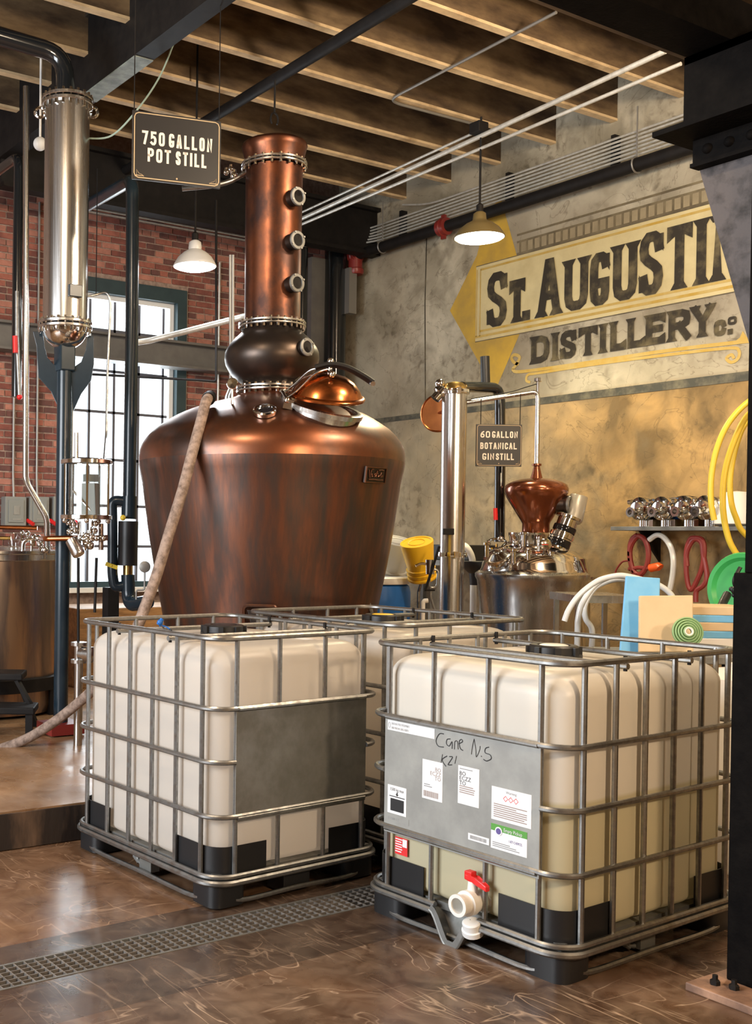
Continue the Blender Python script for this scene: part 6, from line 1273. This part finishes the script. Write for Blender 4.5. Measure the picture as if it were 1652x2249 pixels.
# ================================================================== RIGHT SIDE: SHELF WITH PUMPS, HOSES, BOARDS, REEL
zsh = onX(1400, 1157, XW - .15).z
ysh0, ysh1 = onX(1372, 1157, XW - .15).y, 4.4
sh_ = thing('wall_shelf', 'thin wall shelf carrying four polished pumps', 'shelf', (XW - .17, (ysh0 + ysh1) / 2, zsh))
mb = MB(); mb.span((XW - .34, ysh1, zsh - .035), (XW - .001, ysh0, zsh)); mb.build('board', M['plate'], sh_, smooth=False, bevel=.004)
for y in (ysh0 - .25, ysh1 + .5):
    mb = MB(); mb.prism([(XW - .001, y, zsh - .035), (XW - .28, y, zsh - .035), (XW - .001, y, zsh - .30)], (0, .02, 0)); mb.build('shelf_bracket', M['iron'], sh_, smooth=False)
def pump(label, px, dark=None):
    q = onX(px, 1126, XW - .28); r = .098
    o = thing('transfer_pump', label, 'pump', (q.x, q.y, zsh), 0, 'polished pumps on the wall shelf')
    ax = Vector((-.93, .12, 0)).normalized(); c = Vector((XW - .22, q.y, zsh + r + .05))
    mb = MB(); mb.lathe([(.03, -.02), (r * .9, -.01), (r, .01), (r, .045), (r * .8, .055), (r * .62, .06), (r * .55, .085), (.02, .09), (0, .09)], c + ax * .08, ax, 32); hd = mb.build('pump_head', M['chrome'], o)
    mb = MB(); n = c + ax * .16; mb.lathe([(.03, 0), (.03, .05), (.042, .055), (.042, .07), (.022, .07), (.02, .02), (0, .02)], n + UP * -.03, ax, 20, cap=False); mb.build('inlet', M['chrome'], hd)
    mb = MB(); mb.cyl(c + ax * .1 + UP * .06 + Vector((0, .09, 0)), c + ax * .1 + Vector((0, .12, .06)), .022, seg=14); mb.build('outlet', M['chrome'], hd)
    mb = MB(); b = c + Vector((.0, -.02, 0)); mb.lathe([(r * .86, -.10), (r * .9, -.08), (r * .9, .07), (r * .8, .08)], b, ax, 28); mo = mb.build('motor', M['steel'], o)
    if dark:
        mb = MB(); mb.lathe([(r * .92, -.06), (r * .92, .04)], b, ax, 28, cap=False); mb.build('motor_band', M[dark], mo)['label'] = 'blue band'
    mb = MB(); mb.lathe([(r * .97, -.14), (r * 1.0, -.1), (r * .97, -.09)], b, ax, 24); mb.build('motor_end', M['black'], o)
    mb = MB(); mb.cyl(c + ax * .10 - UP * r * .8, Vector(((c + ax * .10).x, (c + ax * .10).y, zsh)), .014, seg=10); mb.box(Vector((b.x, b.y, zsh + .03)), (.12, .10, .06)); mb.build('foot', M['chrome'], o)
pump('leftmost polished pump on the wall shelf', 1418); pump('polished pump with blue band, second from left on the wall shelf', 1466, 'blue'); pump('third polished pump from the left on the wall shelf', 1517); pump('rightmost polished pump on the wall shelf, behind the yellow hose', 1562)
mb = MB(); q = onX(1618, 1130, XW - .2); mb.lathe([(.10, 0), (.17, .02), (.17, .06), (.15, .10), (.11, .24), (.08, .27), (0, .28)], (q.x, q.y, zsh), seg=28); tag(mb.build('white_pail', M['white']), 'white upturned pail on the wall shelf beside the rightmost pump', 'pail')
mb = MB(); mb.tube(smooth_path([onX(1485, 1098, XW - .05), onX(1498, 1094, XW - .1), onX(1515, 1094, XW - .1), onX(1545, 1100, XW - .05)], 6), .02, 8); tag(mb.build('spare_hose', M['black']), 'black spare hose lying on the wall shelf behind the pumps', 'hose')
XH = XW - .26
def W2(x, y): return onX(1152 + x / 3.304, 850 + y / 3.304, XH)
def hose(name, label, pts, r, m, n=8, cat='hose', X=None):
    f = (lambda x, y: onX(1152 + x / 3.304, 850 + y / 3.304, X)) if X else W2
    mb = MB(); mb.tube(smooth_path([f(*p) for p in pts], n), r, 8); return tag(mb.build(name, M[m]), label, cat)
hose('red_hose', 'looped dark red hose hanging under the left half of the pump shelf', [(820, 1075), (780, 1110), (765, 1190), (775, 1290), (800, 1350), (850, 1355), (890, 1290), (900, 1200), (880, 1120), (845, 1085), (815, 1090), (775, 1150), (765, 1230), (790, 1330), (835, 1372), (860, 1400)], .022, 'red_cord')
hose('red_hose', 'looped dark red hose hanging under the right half of the pump shelf', [(1180, 1300), (1175, 1200), (1200, 1110), (1240, 1095), (1290, 1110), (1305, 1190), (1290, 1310), (1250, 1410), (1215, 1470), (1190, 1440), (1175, 1330), (1180, 1200), (1230, 1110), (1285, 1130), (1300, 1220), (1325, 1370), (1300, 1440), (1250, 1480), (1245, 1560)], .02, 'red_cord')
hose('white_hose', 'pale hose looping below the shelf between the two dark red hoses', [(905, 1110), (960, 1075), (1010, 1090), (1060, 1160), (1080, 1250), (1075, 1360), (1055, 1470)], .022, 'clear_hose')
mb = MB(); mb.tube([W2(760, 1322), W2(830, 1310), W2(920, 1318)], .018, 8); gh = mb.build('spray_gun', M['red_cord']); tag(gh, 'spray wand with an orange grip hanging over the left red hose', 'nozzle')
mb = MB(); mb.tube([W2(915, 1315), W2(975, 1302), W2(985, 1312)], .035, 10); mb.build('grip', M['orange'], gh)['label'] = 'orange grip'
hose('air_line', 'thin red cord drooping from the spray wand towards the steel kettle', [(760, 1260), (710, 1270), (670, 1320), (660, 1350)], .008, 'red_cord')
YX = 7.3
y3 = tag(MB().tube(smooth_path([at(1700, 850, YX), at(1642, 884, YX), at(1600, 930, YX), at(1575, 985, YX), at(1563, 1045, YX), at(1562, 1100, YX), at(1569, 1142, YX)], 8), .019, 10).build('yellow_hose', M['yellow_hose']), 'outermost yellow hose loop, left of the riveted column', 'hose', 'yellow hose loops')
tag(MB().tube(smooth_path([at(1700, 870, YX + .1), at(1643, 912, YX + .1), at(1612, 970, YX + .1), at(1592, 1040, YX + .1), at(1588, 1110, YX + .1), at(1597, 1170, YX + .1), at(1615, 1212, YX + .1), at(1660, 1270, YX + .1)], 8), .02, 10).build('yellow_hose', M['yellow_hose']), 'middle yellow hose loop, reaching lowest beside the green reel', 'hose', 'yellow hose loops')
tag(MB().tube(smooth_path([at(1700, 880, YX + .2), at(1643, 924, YX + .2), at(1620, 970, YX + .2), at(1605, 1040, YX + .2), at(1606, 1100, YX + .2), at(1618, 1140, YX + .2), at(1632, 1168, YX + .2), at(1680, 1210, YX + .2)], 8), .019, 10).build('yellow_hose', M['yellow_hose']), 'innermost yellow hose loop, nearest the riveted column', 'hose', 'yellow hose loops')
# green hose reel
TR = 6.7; rc_ = at(1632, 1296, TR); ra = (TOCAM * .50 - RIGHT * .866).normalized()
rl = thing('hose_reel', 'green hose reel with black hub at the right edge, behind the labelled tote', 'reel', tuple(rc_))
mb = MB(); mb.lathe([(.225, -.015), (.232, 0), (.225, .015), (.20, .012), (.18, -.01), (.07, -.02), (.05, .0), (0, 0)], rc_, ra, 48, cap=False); mb.build('reel_flange', M['green'], rl)
mb = MB(); mb.lathe([(.225, -.015), (.232, 0), (.225, .015), (0, .0)], rc_ - ra * .22, ra, 48, cap=False); mb.build('reel_flange', M['green'], rl)
mb = MB(); mb.cyl(rc_ - ra * .21, rc_ - ra * .03, .12, seg=28); mb.build('spool', M['black'], rl)
mb = MB(); mb.cyl(rc_ - ra * .01, rc_ + ra * .06, .035, seg=14); mb.ball(rc_ + ra * .07, .03)
for k in range(5): a = k * 1.257; u = ra.orthogonal().normalized(); w = ra.cross(u); mb.ball(rc_ + ra * .06 + (u * math.cos(a) + w * math.sin(a)) * .035, .016)
mb.build('hub_knob', M['black'], rl)
mb = MB(); mb.tube(smooth_path([rc_ + ra * .06, rc_ + ra * .09 + UP * .06, rc_ + ra * .08 + UP * .14 + RIGHT * .03], 5), .012, 8); mb.tube(smooth_path([at(1598, 1305, TR - .2), at(1588, 1325, TR - .25), at(1584, 1340, TR - .3), at(1595, 1370, TR - .3), at(1596, 1400, TR - .3), at(1590, 1418, TR - .3)], 6), .024, 10); mb.build('feed_hose', M['black'], rl)
mb = MB(); 
for s in (-.02, -.22):
    b0 = rc_ + ra * (s - .02); mb.tube([b0, Vector((b0.x, b0.y, .2))], .02, 4)
mb.build('reel_stand', M['iron'], rl, smooth=False)
# work table behind the labelled tote with boards leaning on it
TT = 6.1
tb = thing('work_table', 'low steel work table behind the labelled tote, boards leaning on it', 'table', (5.75, 3.75, 0))
zt_ = at(1450, 1392, 5.9).z - .122
tc_ = at(1455, 1392, 6.15)
mb = MB(); mb.box((tc_.x, tc_.y, zt_ - .02), (1.0, .5, .04), (RIGHT, TOCAM, UP)); mb.build('table_top', M['plate'], tb, smooth=False, bevel=.004)
for i in (-1, 1):
    for j in (-1, 1):
        p = tc_ + RIGHT * (.47 * i) + TOCAM * (.2 * j); mb = MB(); mb.span((p.x - .02, p.y - .02, 0), (p.x + .02, p.y + .02, zt_ - .04)); mb.build('leg', M['iron'], tb, smooth=False)
def board(name, label, m, tl, tr, br, bl_, t0, t1, th, cat='board'):
    """leaning board: bottom edge at distance t0, top edge at t1"""
    P = [at(*bl_, t0), at(*br, t0), at(*tr, t1), at(*tl, t1)]; n = (P[1] - P[0]).cross(P[3] - P[0]).normalized()
    n = n if n.dot(TOCAM) < 0 else -n
    mb = MB(); mb.prism(P, n * th); return tag(mb.build(name, M[m], smooth=False, bevel=.006), label, cat)
board('cutting_board', 'upright blue cutting board, taller than the tan board in front', 'blue_board', (1376, 1264), (1451, 1269), (1447, 1432), (1362, 1432), 6.05, 6.2, .02)
board('cutting_board', 'upright tan cutting board leaning against the blue one', 'tan_board', (1405, 1308), (1523, 1307), (1524, 1432), (1404, 1432), 5.95, 6.03, .02)
q = at(1510, 1388, 5.86); n = (TOCAM * .96 - RIGHT * .1 + UP * .2).normalized()
gd_ = thing('pump_impeller', 'round green ribbed rubber disc with a hole, leaning on the tan board', 'disc', tuple(q))
R_ = 33 * 5.86 * MPP; pr = []
for k in range(5): r0 = R_ * (1 - k * .16); pr += [(r0, 0), (r0, .008 + .004 * k), (r0 - .006, .011 + .004 * k), (r0 - .010, .006 + .004 * k)]
pr += [(R_ * .26, .024), (R_ * .24, .0)]
mb = MB(); mb.lathe([(R_ * .24, -.006), (R_ * .98, -.006)] + pr, q, n, 40, cap=False); mb.build('disc_body', M['green_pad'], gd_)
mb = MB(); mb.ring(q + n * .022, n, R_ * .25, .006, 24, 6); mb.build('hole_ring', M['white'], gd_)
lbl_s = (('tan_board', 'tan board, topmost of the flat stack behind the green disc'), ('blue_board', 'upper blue board of the flat stack beside the green reel'), ('tan_board', 'lower tan board of the flat stack beside the green reel'), ('blue_board', 'lower blue board of the flat stack beside the green reel'), ('paper', 'white board, lowest of the flat stack beside the green reel'))
c0 = at(1556, 1392, 6.22); zz = zt_ + .001
for i, (m, lb) in enumerate(lbl_s[::-1]):
    h = (.085, .04, .048, .04, .048)[i]; w = (.40, .36, .39, .36, .33)[i]
    mb = MB(); mb.box((c0.x, c0.y, zz + h / 2), (w, .30, h), ((RIGHT + TOCAM * .05 * (i - 2)).normalized(), (TOCAM - RIGHT * .05 * (i - 2)).normalized(), UP)); tag(mb.build('cutting_board', M[m], smooth=False, bevel=.005), lb, 'board', 'flat stacked boards'); zz += h
# milky hose bundle arching over from the left
def V2(x, y, t): return at(1152 + x / 3.304, 850 + y / 3.304, t)
for i, (lb, pts) in enumerate((('milky hose with cut open end, leftmost of the three arching beside the blue board', [(290, 1700), (320, 1620), (380, 1530), (460, 1455), (560, 1395), (680, 1368), (760, 1375), (860, 1400), (980, 1440), (1060, 1500), (1090, 1560)]),
                               ('milky hose in the middle of the three arching beside the blue board', [(385, 1760), (390, 1680), (420, 1570), (500, 1450), (600, 1385), (700, 1372), (800, 1400), (900, 1450)]),
                               ('milky hose on the right of the three arching beside the blue board', [(490, 1760), (445, 1680), (440, 1580), (500, 1470), (580, 1420), (680, 1395), (780, 1405), (860, 1440)]))):
    t = 6.75 + .11 * i; P = [V2(x, y, t) for x, y in pts]; 
    if i: P = [Vector((P[0].x, P[0].y, .95))] + P
    tag(MB().tube(smooth_path(P, 8), 6.2 * t * MPP, 12).build('milky_hose', M['clear_hose']), lb, 'hose', 'milky hoses behind the totes')
# sink stand
mb = MB(); q = at(1300, 1312, 7.5); mb.box((q.x, q.y, q.z), (.40, .5, .05), (RIGHT, TOCAM, UP))
for i in (-1, 1):
    for j in (-1, 1): p = q + RIGHT * (.17 * i) + TOCAM * (.2 * j); mb.box((p.x, p.y, (q.z) / 2), (.03, .03, q.z), (RIGHT, TOCAM, UP))
tag(mb.build('steel_stand', M['steel'], smooth=False), 'small steel stand under the arch of the milky hoses', 'stand')
mb = MB(); q = at(1342, 1322, 7.15); mb.box(q, (.07, .05, .06), (RIGHT, TOCAM, UP)); mb.cyl(q, q - UP * .1, .012, seg=8)
# white drum half hidden between labelled tote and column
q = at(1625, 1500, 5.55); mb = MB(); mb.lathe([(.20, 0), (.215, .02), (.215, .40), (.22, .42), (.215, .44), (.215, .90), (.19, .96), (.10, 1.0), (.05, 1.0), (.05, 1.03), (0, 1.03)], (q.x, q.y, 0), seg=36)
tag(mb.build('white_drum', M['white']), 'white plastic drum behind the far end of the labelled tote, beside the column', 'drum')
TWL = WM[tL.name]
# small things on the tote tops
q = TWL @ Vector((-.22, -.24, ZR[0] - .004)); mb = MB(); mb.ball(q + UP * .012, .016, 10, 6); mb.tube(smooth_path([q, q + RIGHT * .03 - UP * .01, q + RIGHT * .05 + TOCAM * .02 - UP * .02], 4), .004, 6); mb.tube([q + RIGHT * -.01, q + RIGHT * .012 + UP * .03], .011, 8)
mb.tube([q - UP * .04, q], .004, 6)
tag(mb.build('seal_tag', M['blue']), 'small blue seal tag clipped to a cross tube on top of the left tote', 'tag')

# steel outlet pipe leaving the top of the still neck towards the large sign
mb = MB(); mb.tube(bend_path([AX - RIGHT * .20 + UP * zs_(383), at(508, 398, 7.45), at(470, 408, 7.4), at(400, 414, 7.4)], .06), .018, 10); op = mb.build('outlet_pipe', M['galv'], still)
for x, y, r in ((514, 386, .028), (507, 372, .022), (497, 378, .020)):
    q = at(x, y, 7.46); mb = MB(); mb.ball(q, r, 12, 8); mb.cyl(q - UP * r, q + UP * r * 1.4, r * .55, seg=10); mb.build('pipe_fitting', M['chrome'], op)
q = at(88, 316, 8.8); mb = MB(); mb.ball(q, .055, 20, 12); mb.cyl(q + UP * .04, Vector((q.x, q.y, ZC - .005)), .010, seg=8)
tag(mb.build('white_globe', M['white_paint']), 'small white globe hanging left of the shiny stainless column', 'lamp')  # unlit white globe on a stem, not a lamp
